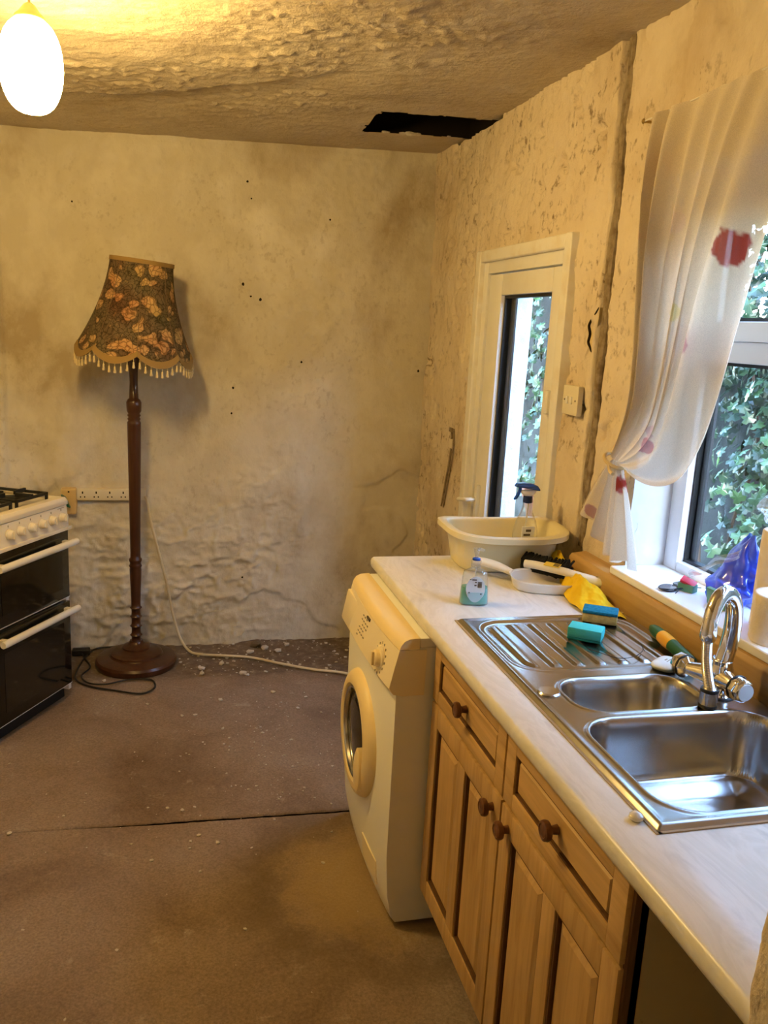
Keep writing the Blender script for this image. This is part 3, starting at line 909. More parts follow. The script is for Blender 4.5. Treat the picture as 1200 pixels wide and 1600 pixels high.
# ================================================================== OUTSIDE
mb = MB(); mb.box(1.5, 30, -20, 30, -0.25, -0.12); g = mb.build('ground_outside', 'ground_soil')
tag(g, 'bare soil of the yard outside the window', None, None, 'structure')
def gw_fn(U, V):
    h = 1.75 + 0.75 * sstep(4.5, 4.9, U) + 0.75 * (1 - sstep(1.2, 1.6, U)) + 0.05 * (fbm(U * 4, U * 0, 3, 123) - 0.5)  # near end raised out of view to block low sky light
    return 3.12 + 0.05 * (fbm(U * 3, V * 6, 4, 121) - 0.5), U, -0.15 + (h + 0.15) * V
gw = grid_mesh('garden_wall', lin(-5, 11, 0.07), np.linspace(0, 1, 34), gw_fn, 'garden_wall_stone')
mb = MB(); mb.box(3.15, 3.32, -5, 11, -0.15, 1.72); mb.box(3.15, 3.32, -5, 1.3, 1.72, 2.45); mb.box(3.15, 3.32, 4.8, 11, 1.72, 2.45); mb.build('wall_core', 'garden_wall_stone', gw)
tag(gw, 'dark stone garden wall overgrown with ivy outside the window', 'garden wall')


def leaf_mesh(name, mat):
    # five lobed ivy leaf, folded slightly along the midrib, lying in local XY, tip towards +Y
    pts = [(0, -0.30), (0.22, -0.42), (0.50, -0.20), (0.30, 0.0), (0.46, 0.28), (0.20, 0.22), (0, 0.62), (-0.20, 0.22), (-0.46, 0.28), (-0.30, 0.0), (-0.50, -0.20), (-0.22, -0.42)]
    v = [(0, 0.05, 0.06)] + [(x, y, -0.10 * abs(x) - 0.05 * y * y) for x, y in pts]
    f = [(0, i, i % 12 + 1) for i in range(1, 13)]
    me = bpy.data.meshes.new(name)
    me.from_pydata(v, [], f)
    me.materials.append(MATS[mat])
    return me, np.array(v), f


LM = [leaf_mesh('leaf', k) for k in ('leaf_dark', 'leaf_mid', 'leaf_light')]


def ivy(label, y0, y1, z0, z1, nleaf, nstuff, seed, x=2.98):
    r = random.Random(seed)
    root = thing('ivy_climber', label, 'ivy', (x, (y0 + y1) / 2, -0.12), 0, None)
    ox, oy, oz = root.location
    st = MB()
    for k in range(6):
        yy = r.uniform(y0 + 0.1, y1 - 0.1)
        p = [(x + 0.03, yy, -0.12)]
        for j in range(1, 8):
            yy += r.uniform(-0.16, 0.16)
            p.append((x + 0.02 - 0.03 * r.random(), yy, -0.12 + (z1 - 0.2) * j / 7))
        st.tube(catmull(p, 4), 0.010, 6)
    st.build('stem', 'ivy_stem', root, (ox, oy, oz), smooth=True)
    def place():
        while True:
            yy = r.uniform(y0, y1); zz = r.uniform(z0, z1)
            d = vnoise(np.array([yy * 2.3]), np.array([zz * 2.3]), seed)[0] + 0.25 * (zz - 1.2)
            if r.random() < 0.12 + 1.1 * max(0, d - 0.25): break
        xx = x - 0.02 - 0.25 * r.random() ** 2 - (0.18 * r.random() if zz > 1.6 else 0)
        s = r.uniform(0.055, 0.095)
        up = r.uniform(-0.9, 0.9)
        # leaf plane roughly faces the house (-X) and up
        rot = Matrix.Rotation(r.uniform(-0.9, 0.9), 3, 'Z') @ Matrix.Rotation(-PI / 2 + r.uniform(-0.2, 1.0), 3, 'Y') @ Matrix.Rotation(PI / 2 + r.uniform(-1.0, 1.0) + PI, 3, 'Z')
        t = r.random()
        kind = 0 if t < 0.5 else (1 if t < 0.88 else 2)
        return Vector((xx, yy, zz)), s, rot, kind
    for k in range(nleaf):
        p, s, rot, kind = place()
        p.x -= 0.05
        o = bpy.data.objects.new('leaf', LM[kind][0])
        COL.objects.link(o); o.parent = root
        o.matrix_local = Matrix.Translation(p - Vector((ox, oy, oz))) @ rot.to_4x4() @ Matrix.Scale(s, 4)
    for kind in range(3):
        mb = MB()
        for k in range(nstuff // 3):
            p, s, rot, _ = place()
            p.x += 0.0
            mb.add([tuple(rot @ Vector(q) * s + p) for q in LM[kind][1]], LM[kind][2])
        o = mb.build('foliage', ('leaf_dark', 'leaf_mid', 'leaf_light')[kind] if kind < 2 else 'leaf_dark', root, (ox, oy, oz), recalc=False)
        o['kind'] = 'stuff'
    return root


ivy('dense green ivy on the garden wall seen through the window over the sink', 1.6, 5.0, 0.55, 3.1, 290, 5200, 3)  # upper growth extended above the view to screen low sky from the window
ivy('blue-green ivy hanging beyond the tall pane of the back door', 5.1, 9.0, 0.2, 3.3, 240, 3300, 5)
# terracotta pot outside the door
pt = thing('flower_pot', 'terracotta flower pot standing outside the glazed door', 'pot', (2.05, 4.35, 0.62))
mb = MB(); mb.lathe([(0.07, 0), (0.10, 0.15), (0.112, 0.15), (0.116, 0.19), (0.10, 0.19), (0.095, 0.15), (0.06, 0.02)], (0, 0, 0), 20); mb.build('pot', 'terracotta', pt, smooth=True)
mb = MB(); mb.lathe([(0.09, 0.15), (0.0, 0.155)], (0, 0, 0), 14); mb.build('soil', 'ground_soil', pt)
pp = thing('brick_pier', 'low dark brick pier carrying the flower pot outside the door', 'pier', (2.05, 4.35, -0.12))
for k in range(9):
    mb = MB(); z = k * 0.0825
    mb.box(-0.16, 0.16, -0.16, 0.16, z, z + 0.074)
    mb.build('brick_course', 'garden_wall_stone', pp, bevel=0.004)

# ================================================================== WORKTOP AND SINK
SX0, SX1, SY0, SY1 = 0.737, 1.236, 1.035, 2.014
WT0, WT1 = 0.872, 0.910
wt = thing('worktop', 'white marbled laminate worktop with a rounded front edge', 'worktop', (0.95, 1.67, WT0))
off = (0.95, 1.67, WT0)
mb = MB()
prof = [(0.76, WT0), (0.663, WT0), (0.656, 0.877), (0.653, 0.885), (0.653, 0.897), (0.656, 0.905), (0.663, WT1), (0.76, WT1)]
mb.prism(prof, 'y', 0.690, 2.655)
mb.box(0.76, 1.238, 0.690, SY0 + 0.025, WT0, WT1); mb.box(0.76, 1.238, SY1 - 0.025, 2.655, WT0, WT1)
mb.box(1.222, 1.238, SY0 + 0.025, SY1 - 0.025, WT0, WT1)
mb.box(1.238, 1.30, 2.386, 2.655, WT0, WT1)
mb.build('worktop_slab', 'marble_laminate', wt, off, smooth=True, sharp=0.7)
# brass-coloured sealing edge under the sink rim
sk = thing('sink', 'stainless steel one-and-a-half bowl sink with ribbed drainer', 'sink', (0.98, 1.52, WT1))
soff = (0.98, 1.52, WT1)
mb = MB()
mb.box(SX0 - 0.004, SX0 + 0.006, SY0 - 0.003, SY1 + 0.002, WT1, WT1 + 0.002); mb.box(SX0, SX1, SY0 - 0.003, SY0 + 0.006, WT1, WT1 + 0.002)
mb.build('rim_seal', 'seal_brown', sk, soff)


def rrect(x, y, cx, cy, hx, hy, r):
    qx = np.abs(x - cx) - (hx - r); qy = np.abs(y - cy) - (hy - r)
    return np.hypot(np.maximum(qx, 0), np.maximum(qy, 0)) + np.minimum(np.maximum(qx, qy), 0) - r


B1 = (0.965, 1.512, 0.150, 0.083, 0.065)      # small bowl
B2 = (0.985, 1.233, 0.205, 0.168, 0.075)      # main bowl


def sink_z(x, y):
    z = np.full_like(x, 0.9175)
    edge = np.minimum.reduce([x - SX0, SX1 - x, y - SY0, SY1 - y])
    z = z - 0.0065 * (1 - sstep(0.0, 0.010, edge)) + 0.002 * np.exp(-((edge - 0.013) / 0.006) ** 2)
    for (cx, cy, hx, hy, r), dep in ((B1, 0.105), (B2, 0.155)):
        d = rrect(x, y, cx, cy, hx, hy, r)
        t = np.clip(-d / 0.030, 0, 1)
        prof = 1 - (1 - t) ** 1.0
        wall = sstep(0.0, 0.022, -d) * 0.86 + 0.14 * sstep(0.02, 0.075, -d)
        z = z - dep * wall
        z = z + 0.0028 * np.exp(-((d - 0.004) / 0.005) ** 2)
        wx, wy = (cx + 0.0, cy)
        rr = np.hypot(x - wx, y - wy)
        z = z - 0.007 * (1 - sstep(0.040, 0.046, rr)) - 0.004 * (1 - sstep(0.044, 0.10, rr))
    # drainer: shallow recess with ribs running front to back of the sink length
    dd = rrect(x, y, 0.985, 1.815, 0.215, 0.168, 0.075)
    z = z - 0.004 * sstep(0.0, 0.012, -dd) + 0.0015 * np.exp(-((dd - 0.003) / 0.005) ** 2)
    k = (x - 0.81) / 0.058
    fr = np.abs(k - np.round(k)) * 0.058
    inside = sstep(0.018, 0.03, -dd) * ((k > -0.4) & (k < 6.4))
    ylen = sstep(1.665, 1.685, y) * (1 - sstep(1.945, 1.965, y))
    z = z + 0.0055 * (1 - sstep(0.006, 0.016, fr)) * inside * ylen
    return z


grid_mesh('sink_top', lin(SX0, SX1, 0.0035), lin(SY0, SY1, 0.0035), lambda U, V: (U, V, sink_z(U, V)), 'stainless', parent=sk, off=soff)
for cx, cy, zz in ((0.965, 1.512, 0.800), (0.985, 1.233, 0.7505)):
    mb = MB(); mb.lathe([(0.038, 0.0), (0.036, 0.004), (0.026, 0.004), (0.024, 0.001), (0.006, 0.001), (0.005, 0.004), (0, 0.004)], (cx, cy, zz), 24)
    mb.build('waste_outlet', 'chrome_dull', sk, soff, smooth=True)
mb = MB(); mb.lathe([(0.024, 0), (0.0245, 0.003), (0.022, 0.0055), (0, 0.0062)], (0.783, 1.537, 0.9165), 28)
mb.build('hole_cover', 'chrome_dull', sk, soff, smooth=True)

# ------------------------------------------------------------------ tap
tap = thing('mixer_tap', 'chrome swan-neck mixer tap with a hanging spring hose', 'tap', (1.155, 1.478, 0.917))
toff = (1.155, 1.478, 0.917)
TX, TY = 1.155, 1.478
mb = MB()
mb.lathe([(0.030, 0), (0.030, 0.006), (0.025, 0.012), (0.023, 0.03), (0.026, 0.045), (0.025, 0.062), (0.0205, 0.074), (0.020, 0.085)], (TX, TY, 0.917), 24)
mb.tube([(TX - 0.004, TY - 0.052, 0.962), (TX - 0.002, TY - 0.035, 0.961), (TX, TY, 0.958), (TX - 0.018, TY + 0.045, 0.953), (TX - 0.030, TY + 0.070, 0.951)], [0.015, 0.020, 0.025, 0.020, 0.015], 18)
mb.build('tap_body', 'chrome', tap, toff, smooth=True)
mb = MB(); mb.lathe([(0.034, 0), (0.034, 0.003), (0.030, 0.005)], (TX, TY, 0.9165), 24); mb.build('base_gasket', 'rubber_black', tap, toff)
for dxx, dyy, dz_, s_, in ((-0.004, -0.048, 0.962, -1), (-0.031, 0.068, 0.951, 1)):
    c = (TX + dxx, TY + dyy, dz_)
    mb = MB()
    mb.lathe([(0.013, 0), (0.019, 0.005 * s_), (0.025, 0.010 * s_), (0.0265, 0.018 * s_), (0.0265, 0.034 * s_), (0.023, 0.040 * s_), (0.019, 0.042 * s_)], c, 8, 'y')
    h = mb.build('tap_handle', 'chrome', tap, toff, bevel=0.0015)
    mb = MB(); mb.lathe([(0.0262, 0.012 * s_), (0.0275, 0.014 * s_), (0.0262, 0.016 * s_)], c, 24, 'y'); mb.build('handle_ring', 'rubber_black', h, toff)
    mb = MB(); mb.lathe([(0.0185, 0.0415 * s_), (0.018, 0.0435 * s_), (0, 0.044 * s_)], c, 16, 'y'); mb.build('handle_cap', 'soap_white', h, toff)
# spout: rises, arches over and ends at the hose collar above the bowls
sp = catmull([(TX, TY, 0.985), (TX + 0.008, TY - 0.001, 1.03), (TX + 0.008, TY - 0.006, 1.085), (TX - 0.004, TY - 0.014, 1.130), (TX - 0.030, TY - 0.027, 1.158), (TX - 0.060, TY - 0.042, 1.156), (TX - 0.080, TY - 0.053, 1.132), (TX - 0.088, TY - 0.058, 1.105)], 6)
mb = MB(); mb.tube(sp, [0.0195 - 0.0045 * (i / (len(sp) - 1)) for i in range(len(sp))], 20); mb.build('spout', 'chrome', tap, toff, smooth=True)
mb = MB(); mb.lathe([(0.020, 0), (0.0215, 0.002), (0.0215, 0.010), (0.020, 0.012)], (TX, TY, 0.988), 22); mb.build('spout_collar', 'chrome', tap, toff, smooth=True)
HX, HY = TX - 0.089, TY - 0.059
mb = MB(); mb.lathe([(0.010, 0), (0.0150, 0.003), (0.0168, 0.010), (0.0168, 0.022), (0.0150, 0.040), (0.012, 0.052)], (HX, HY, 1.066), 18); mb.build('hose_collar', 'chrome', tap, toff, smooth=True)
NH = 120
hp = [(HX + 0.022 * (i / NH) - 0.005 * math.sin(PI * i / NH), HY + 0.0 * i, 1.070 - 0.110 * i / NH) for i in range(NH + 1)]
mb = MB(); mb.tube(hp, [(0.0088, 0.0104, 0.0110, 0.0104)[i % 4] for i in range(NH + 1)], 12); mb.build('spring_hose', 'chrome', tap, toff, smooth=True)
HX += 0.022
mb = MB(); mb.lathe([(0.011, 0.042), (0.015, 0.038), (0.0185, 0.034), (0.0185, 0.008), (0.0175, 0.0), (0.012, 0.0)], (HX, HY, 0.924), 20); mb.build('aerator', 'chrome_dull', tap, toff, smooth=True)
for zz in (0.035, 0.001):
    mb = MB(); mb.lathe([(0.0186, zz - 0.0035), (0.0193, zz), (0.0186, zz + 0.0035)], (HX, HY, 0.924), 20); mb.build('aerator_ring', 'rubber_black', tap, toff)

# ================================================================== SINK CABINET
cb = thing('sink_cabinet', 'oak sink cabinet with two drawer fronts and two panelled doors', 'cabinet', (0.95, 1.5, 0))
coff = (0.95, 1.5, 0)
mb = MB()
mb.box(0.702, 1.236, 1.0, 1.018, 0.10, WT0); mb.box(0.702, 1.236, 1.982, 2.0, 0.10, WT0)
mb.box(0.702, 1.236, 1.0, 2.0, 0.10, 0.118); mb.box(1.225, 1.236, 1.0, 2.0, 0.10, WT0)
mb.build('carcase', 'melamine', cb, coff)
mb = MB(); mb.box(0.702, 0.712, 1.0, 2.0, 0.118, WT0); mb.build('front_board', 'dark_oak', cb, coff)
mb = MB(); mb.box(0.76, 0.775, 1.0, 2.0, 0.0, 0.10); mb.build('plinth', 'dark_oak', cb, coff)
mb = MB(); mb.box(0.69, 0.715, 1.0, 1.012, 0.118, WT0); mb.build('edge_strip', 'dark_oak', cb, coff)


def knob(parent, y, z, lo=(0, 0, 0)):
    mb = MB()
    mb.lathe([(0.010, 0), (0.008, -0.010), (0.009, -0.014), (0.0185, -0.018), (0.0200, -0.023), (0.0185, -0.029), (0.014, -0.031), (0.012, -0.0295), (0, -0.031)], (0.682, y, z), 20, 'x')
    return mb.build('knob', 'knob_wood', parent, coff, smooth=True)


def raised_panel(parent, y0, y1, z0, z1, mat, nm='raised_panel', b=0.022):
    mb = MB()
    mb.rings([[(0.694, y0, z0), (0.694, y1, z0), (0.694, y1, z1), (0.694, y0, z1)],
              [(0.6925, y0 + 0.003, z0 + 0.003), (0.6925, y1 - 0.003, z0 + 0.003), (0.6925, y1 - 0.003, z1 - 0.003), (0.6925, y0 + 0.003, z1 - 0.003)],
              [(0.6845, y0 + b, z0 + b), (0.6845, y1 - b, z0 + b), (0.6845, y1 - b, z1 - b), (0.6845, y0 + b, z1 - b)]])
    return mb.build(nm, mat, parent, coff)


for (y0, y1, kside) in ((1.503, 1.997, -1), (1.008, 1.495, 1)):
    # drawer front
    mb = MB(); z0, z1 = 0.703, 0.862
    frame_ring(mb, 0.680, 0.702, y0, y1, z0, z1, 0.046, 0.036, 0.036)
    d = mb.build('drawer', 'oak_horizontal', cb, coff, bevel=0.0025)
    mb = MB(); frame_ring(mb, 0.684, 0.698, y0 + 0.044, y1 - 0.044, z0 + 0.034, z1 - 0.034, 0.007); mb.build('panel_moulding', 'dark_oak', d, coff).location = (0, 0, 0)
    raised_panel(d, y0 + 0.050, y1 - 0.050, z0 + 0.040, z1 - 0.040, 'oak_horizontal', b=0.010)
    knob(d, (y0 + y1) / 2, (z0 + z1) / 2 + 0.002)
    # door
    mb = MB(); z0, z1 = 0.128, 0.694
    frame_ring(mb, 0.680, 0.702, y0, y1, z0, z1, 0.052, 0.056, 0.056)
    ym = (y0 + y1) / 2
    mb.box(0.680, 0.702, ym - 0.026, ym + 0.026, z0 + 0.056, z1 - 0.056)
    d = mb.build('door', 'oak_vertical', cb, coff, bevel=0.0025)
    for (a, b_) in ((y0 + 0.052, ym - 0.026), (ym + 0.026, y1 - 0.052)):
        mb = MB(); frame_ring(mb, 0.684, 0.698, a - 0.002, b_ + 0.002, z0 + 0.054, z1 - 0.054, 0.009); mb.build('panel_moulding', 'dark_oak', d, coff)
        raised_panel(d, a + 0.006, b_ - 0.006, z0 + 0.062, z1 - 0.062, 'oak_vertical')
    knob(d, (y0 + 0.040) if kside < 0 else (y1 - 0.040), 0.655)

# ================================================================== WASHING MACHINE
wm = thing('washing_machine', 'white washing machine with yellowed control panel at the worktop end', 'washing machine', (0.87, 2.31, 0))
wo_ = (0.87, 2.31, 0)
A0, A1 = 2.012, 2.612
mb = MB()
# front curves in slightly towards the foot and at both sides
rings = []
for z, dx in ((0.012, 0.035), (0.03, 0.022), (0.10, 0.008), (0.22, 0.0), (0.72, 0.0), (0.79, 0.02), (0.838, 0.03)):
    ring = [(1.16, A0, z), (0.583 + dx, A0, z)]
    for t in np.linspace(0.04, 0.96, 9):
        ring.append((0.583 + dx - 0.016 * max(0.0, math.sin(PI * t)) ** 0.7, A0 + 0.6 * t, z))
    ring += [(0.583 + dx, A1, z), (1.16, A1, z)]
    rings.append(ring)
mb.rings(rings)
mb.build('body', 'appliance_white', wm, wo_, smooth=True, sharp=0.5)
for (x, y) in ((0.66, 2.06), (0.66, 2.56), (1.1, 2.06), (1.1, 2.56)):
    mb = MB(); mb.lathe([(0.02, 0.0), (0.02, 0.006), (0.012, 0.008), (0.012, 0.016)], (x, y, 0), 12); mb.build('foot', 'rubber_black', wm, wo_)
# control fascia: profile in x-z, bulged along its length
def fascia(y, bul):
    return [(0.66, y, 0.705), (0.600, y, 0.704), (0.574 - bul, y, 0.710), (0.562 - bul, y, 0.728), (0.573 - bul, y, 0.780), (0.585 - bul, y, 0.833), (0.66, y, 0.833)]
mb = MB(); mb.rings([fascia(A0 - 0.002 + 0.604 * t, 0.016 * max(0.0, math.sin(PI * t)) ** 0.7) for t in np.linspace(0, 1, 17)])
fas = mb.build('control_panel', 'appliance_cream', wm, wo_, smooth=True, sharp=0.4)
def topc(y, bul):
    return [(0.640, y, 0.835), (0.585 - bul, y, 0.835), (0.589 - bul, y, 0.846), (0.597 - bul, y, 0.857), (0.610 - bul, y, 0.8635), (0.628, y, 0.8655), (0.640, y, 0.8655)]
mb = MB(); mb.rings([topc(A0 - 0.002 + 0.604 * t, 0.016 * max(0.0, math.sin(PI * t)) ** 0.7) for t in np.linspace(0, 1, 17)])
mb.build('top_edge', 'appliance_yellowed', wm, wo_, smooth=True, sharp=0.6)
mb = MB(); mb.box(0.641, 1.16, A0, A1, 0.838, 0.8648); mb.build('lid', 'appliance_white', wm, wo_, bevel=0.004)
# programme dial
dial_c = (0.560, 2.118, 0.772)
mb = MB(); mb.lathe([(0.034, 0.006), (0.0335, -0.001), (0.030, -0.003)], dial_c, 28, 'x'); dl = mb.build('dial_ring', 'appliance_cream', fas, wo_, smooth=True)
mb = MB(); mb.lathe([(0.024, 0.002), (0.023, -0.014), (0.020, -0.017), (0, -0.018)], dial_c, 24, 'x'); mb.build('programme_dial', 'appliance_yellowed', fas, wo_, smooth=True)
mb = MB(); mb.box(0.536, 0.545, 2.112, 2.124, 0.752, 0.792); mb.build('dial_grip', 'appliance_yellowed', fas, wo_, bevel=0.003)
mb = MB()
for k in range(14):
    a = 2 * PI * k / 14
    yy = 2.118 + 0.041 * math.cos(a); zz = 0.772 + 0.041 * math.sin(a)
    xx = 0.5725 - (0.0112 * math.sin(PI * min(1, max(0, (yy - A0) / 0.6))) ** 0.7) + (zz - 0.78) * 0.22 - 0.0032
    mb.box(xx - 0.001, xx + 0.002, yy - 0.002, yy + 0.002, zz - 0.003, zz + 0.003)
mb.build('dial_marks', 'print_grey', fas, wo_)
# printed programme table and small display window
mb = MB()
for r_ in range(6):
    for c_ in range(4):
        if rng.random() < 0.2: continue
        yy = 2.28 + 0.022 * c_ + 0.004 * r_; zz = 0.815 - 0.013 * r_
        t = (yy - A0) / 0.6
        xx = 0.573 - 0.016 * max(0.0, math.sin(PI * t)) ** 0.7 + (zz - 0.78) * 0.22 - 0.0008
        mb.box(xx - 0.001, xx + 0.003, yy - 0.005, yy + 0.005, zz - 0.0016, zz + 0.0016)
mb.build('printed_marks', 'print_grey', fas, wo_)
mb = MB(); mb.box(0.5635, 0.572, 2.272, 2.306, 0.820, 0.828); mb.build('name_badge', 'print_dark', fas, wo_)
# detergent drawer front at the far end
mb = MB()
mb.rings([[(0.556 + dx, 2.40, 0.716 + zz), (0.556 + dx, 2.60, 0.716 + zz), (0.572 + dx, 2.60, 0.818 - zz), (0.572 + dx, 2.40, 0.818 - zz)] for dx, zz in ((0.012, 0.0), (-0.003, 0.0), (-0.006, 0.010))])
mb.build('detergent_drawer', 'appliance_cream', fas, wo_, bevel=0.004)
# porthole
PC = (0.567, 2.332, 0.444)
mb = MB()
mb.lathe([(0.193, 0.016), (0.195, 0.004), (0.191, -0.010), (0.181, -0.021), (0.165, -0.028), (0.150, -0.027), (0.142, -0.020), (0.138, 0.0), (0.136, 0.014)], PC, 56, 'x', False, False)
ring = mb.build('door_ring', 'appliance_yellowed', wm, wo_, smooth=True)
mb = MB(); mb.lathe([(0.140, 0.004), (0.125, -0.010), (0.09, -0.018), (0.0, -0.024)], PC, 48, 'x'); mb.build('porthole_glass', 'dark_window', wm, wo_, smooth=True)
mb = MB(); mb.lathe([(0.142, -0.018), (0.139, -0.024), (0.133, -0.020), (0.131, -0.012)], PC, 48, 'x', False, False); mb.build('chrome_trim', 'chrome_dull', ring, wo_, smooth=True)
# door pull: a lobe on the camera-side lower part of the ring
mb = MB()
lobe = []
for rr, dx in ((0.046, -0.018), (0.046, -0.033), (0.036, -0.038), (0.0, -0.039)):
    lobe.append([(PC[0] + dx, PC[1] - 0.118 + rr * 0.7 * math.cos(a), PC[2] - 0.062 + rr * 1.5 * math.sin(a)) for a in [2 * PI * k / 24 for k in range(24)]])
mb.rings(lobe); mb.build('door_pull', 'appliance_yellowed', ring, wo_, smooth=True)
# filter flap at the foot
mb = MB(); mb.rings([[(x0_, y_, 0.075), (x0_ - 0.006, y_, 0.150), (0.60, y_, 0.150), (0.60, y_, 0.075)] for x0_, y_ in ((0.5818, 2.10), (0.5765, 2.175), (0.5745, 2.25))]); mb.build('filter_flap', 'appliance_cream', wm, wo_)

# ================================================================== COOKER
ck = thing('cooker', 'white freestanding cooker with two black glass doors and a four-burner hob', 'cooker', (-0.538, 3.47, 0), math.radians(62))
CW = 0.25
mb = MB()
mb.box(-CW, -CW + 0.02, 0.0, 0.60, 0.04, 0.88); mb.box(CW - 0.02, CW, 0.0, 0.60, 0.04, 0.88)
mb.box(-CW + 0.02, CW - 0.02, 0.58, 0.60, 0.04, 0.88); mb.box(-CW + 0.02, CW - 0.02, 0.03, 0.58, 0.04, 0.07)
mb.box(-CW + 0.02, CW - 0.02, 0.012, 0.58, 0.452, 0.468)
mb.build('body', 'enamel_white', ck, bevel=0.003)
mb = MB(); mb.box(-CW + 0.01, CW - 0.01, 0.03, 0.58, 0.0, 0.05); mb.build('plinth', 'plinth_black', ck)
mb = MB(); mb.box(-CW + 0.02, CW - 0.02, 0.03, 0.57, 0.07, 0.77); mb.build('oven_cavity', 'plinth_black', ck)
# hob: raised border round a recessed tray
mb = MB()
P0 = lambda hx, y0, y1, z: [(-hx, y0, z), (hx, y0, z), (hx, y1, z), (-hx, y1, z)]
mb.rings([P0(CW + 0.004, -0.004, 0.604, 0.868), P0(CW + 0.004, -0.004, 0.604, 0.886), P0(CW - 0.002, 0.004, 0.598, 0.900), P0(CW - 0.022, 0.035, 0.575, 0.902), P0(CW - 0.034, 0.048, 0.562, 0.890)])
hob = mb.build('hob', 'enamel_cream', ck, bevel=0.003)
for bx, by, br in ((-0.12, 0.17, 0.042), (0.12, 0.17, 0.05), (-0.12, 0.43, 0.05), (0.12, 0.43, 0.042)):
    mb = MB(); mb.lathe([(br * 0.9, 0.889), (br * 0.9, 0.898), (br, 0.899), (br, 0.903), (br * 0.85, 0.907), (0, 0.908)], (bx, by, 0), 24); mb.build('burner', 'cast_iron', hob, smooth=True)
for sx in (-1, 1):
    mb = MB(); cx = sx * 0.113
    x0, x1, y0, y1, z = cx - 0.10, cx + 0.10, 0.06, 0.55, 0.918
    b = 0.005
    for (a, c, d, e) in ((x0, x1, y0, y0 + 2 * b), (x0, x1, y1 - 2 * b, y1), (x0, x0 + 2 * b, y0, y1), (x1 - 2 * b, x1, y0, y1), (x0, x1, 0.30, 0.31)):
        mb.box(a, c, d, e, z - 0.008, z + 0.004)
    for by in (0.17, 0.43):
        mb.box(x0, cx - 0.03, by - b, by + b, z - 0.006, z + 0.012); mb.box(cx + 0.03, x1, by - b, by + b, z - 0.006, z + 0.012)
        mb.box(cx - b, cx + b, by - 0.11, by - 0.03, z - 0.006, z + 0.012); mb.box(cx - b, cx + b, by + 0.03, by + 0.11, z - 0.006, z + 0.012)
    for fx in (x0, x1 - 2 * b):
        for fy in (y0, y1 - 2 * b): mb.box(fx, fx + 2 * b, fy, fy + 2 * b, 0.889, z)
    mb.build('pan_support', 'cast_iron', hob, bevel=0.0015)
# control panel with six knobs
mb = MB(); mb.prism([(0.02, 0.772), (-0.010, 0.772), (-0.008, 0.785), (0.000, 0.866), (0.02, 0.866)], 'x', -CW, CW)
cp = mb.build('control_panel', 'enamel_cream', ck, bevel=0.003)
mb = MB(); mb.box(-CW - 0.003, CW + 0.008, -0.020, 0.02, 0.764, 0.778); mb.build('lower_trim', 'enamel_cream', cp, bevel=0.003)
for k in range(6):
    kx = 0.205 - 0.066 * k
    c = (kx, -0.006, 0.822)
    mb = MB(); mb.lathe([(0.021, 0.0), (0.021, -0.004), (0.0185, -0.006), (0.0165, -0.020), (0.014, -0.023), (0, -0.0235)], c, 24, 'y'); kb = mb.build('knob', 'enamel_cream', cp, smooth=True)
    mb = MB(); mb.box(kx - 0.0045, kx + 0.0045, -0.034, -0.022, 0.806, 0.838); mb.build('knob_grip', 'enamel_cream', kb, bevel=0.002)
    mb = MB(); mb.box(kx - 0.001, kx + 0.001, -0.0048, -0.0025, 0.849, 0.857); mb.build('printed_mark', 'print_grey', cp)
mb = MB(); mb.box(0.185, 0.228, -0.0035, -0.0008, 0.8585, 0.8605); mb.build('printed_mark', 'print_grey', cp)
# doors
for nm, z0, z1, hz in (('grill_door', 0.470, 0.762, 0.715), ('oven_door', 0.075, 0.450, 0.420)):
    mb = MB(); mb.box(-CW + 0.012, CW - 0.012, -0.012, 0.02, z0, z1); d = mb.build(nm, 'black_glass', ck, bevel=0.003)
    mb = MB(); mb.box(-CW + 0.06, CW - 0.06, -0.0135, -0.010, z0 + 0.045, z1 - 0.085); mb.build('door_glass', 'dark_window', d)
    mb = MB(); mb.box(-CW + 0.006, CW - 0.006, -0.008, 0.018, z0 - 0.005, z0 + 0.001); mb.build('door_trim', 'enamel_white', d)
    mb = MB()
    mb.tube([(-CW + 0.012, -0.048, hz), (-CW + 0.03, -0.048, hz), (CW - 0.03, -0.048, hz), (CW - 0.004, -0.048, hz)], [0.013, 0.0145, 0.0145, 0.013], 14)
    h = mb.build('handle', 'enamel_white', d, smooth=True)
    for sx in (-1, 1):
        mb = MB(); mb.box(sx * (CW - 0.045) - 0.012, sx * (CW - 0.045) + 0.012, -0.048, -0.010, hz - 0.009, hz + 0.009); mb.build('handle_bracket', 'enamel_cream', d, bevel=0.002)

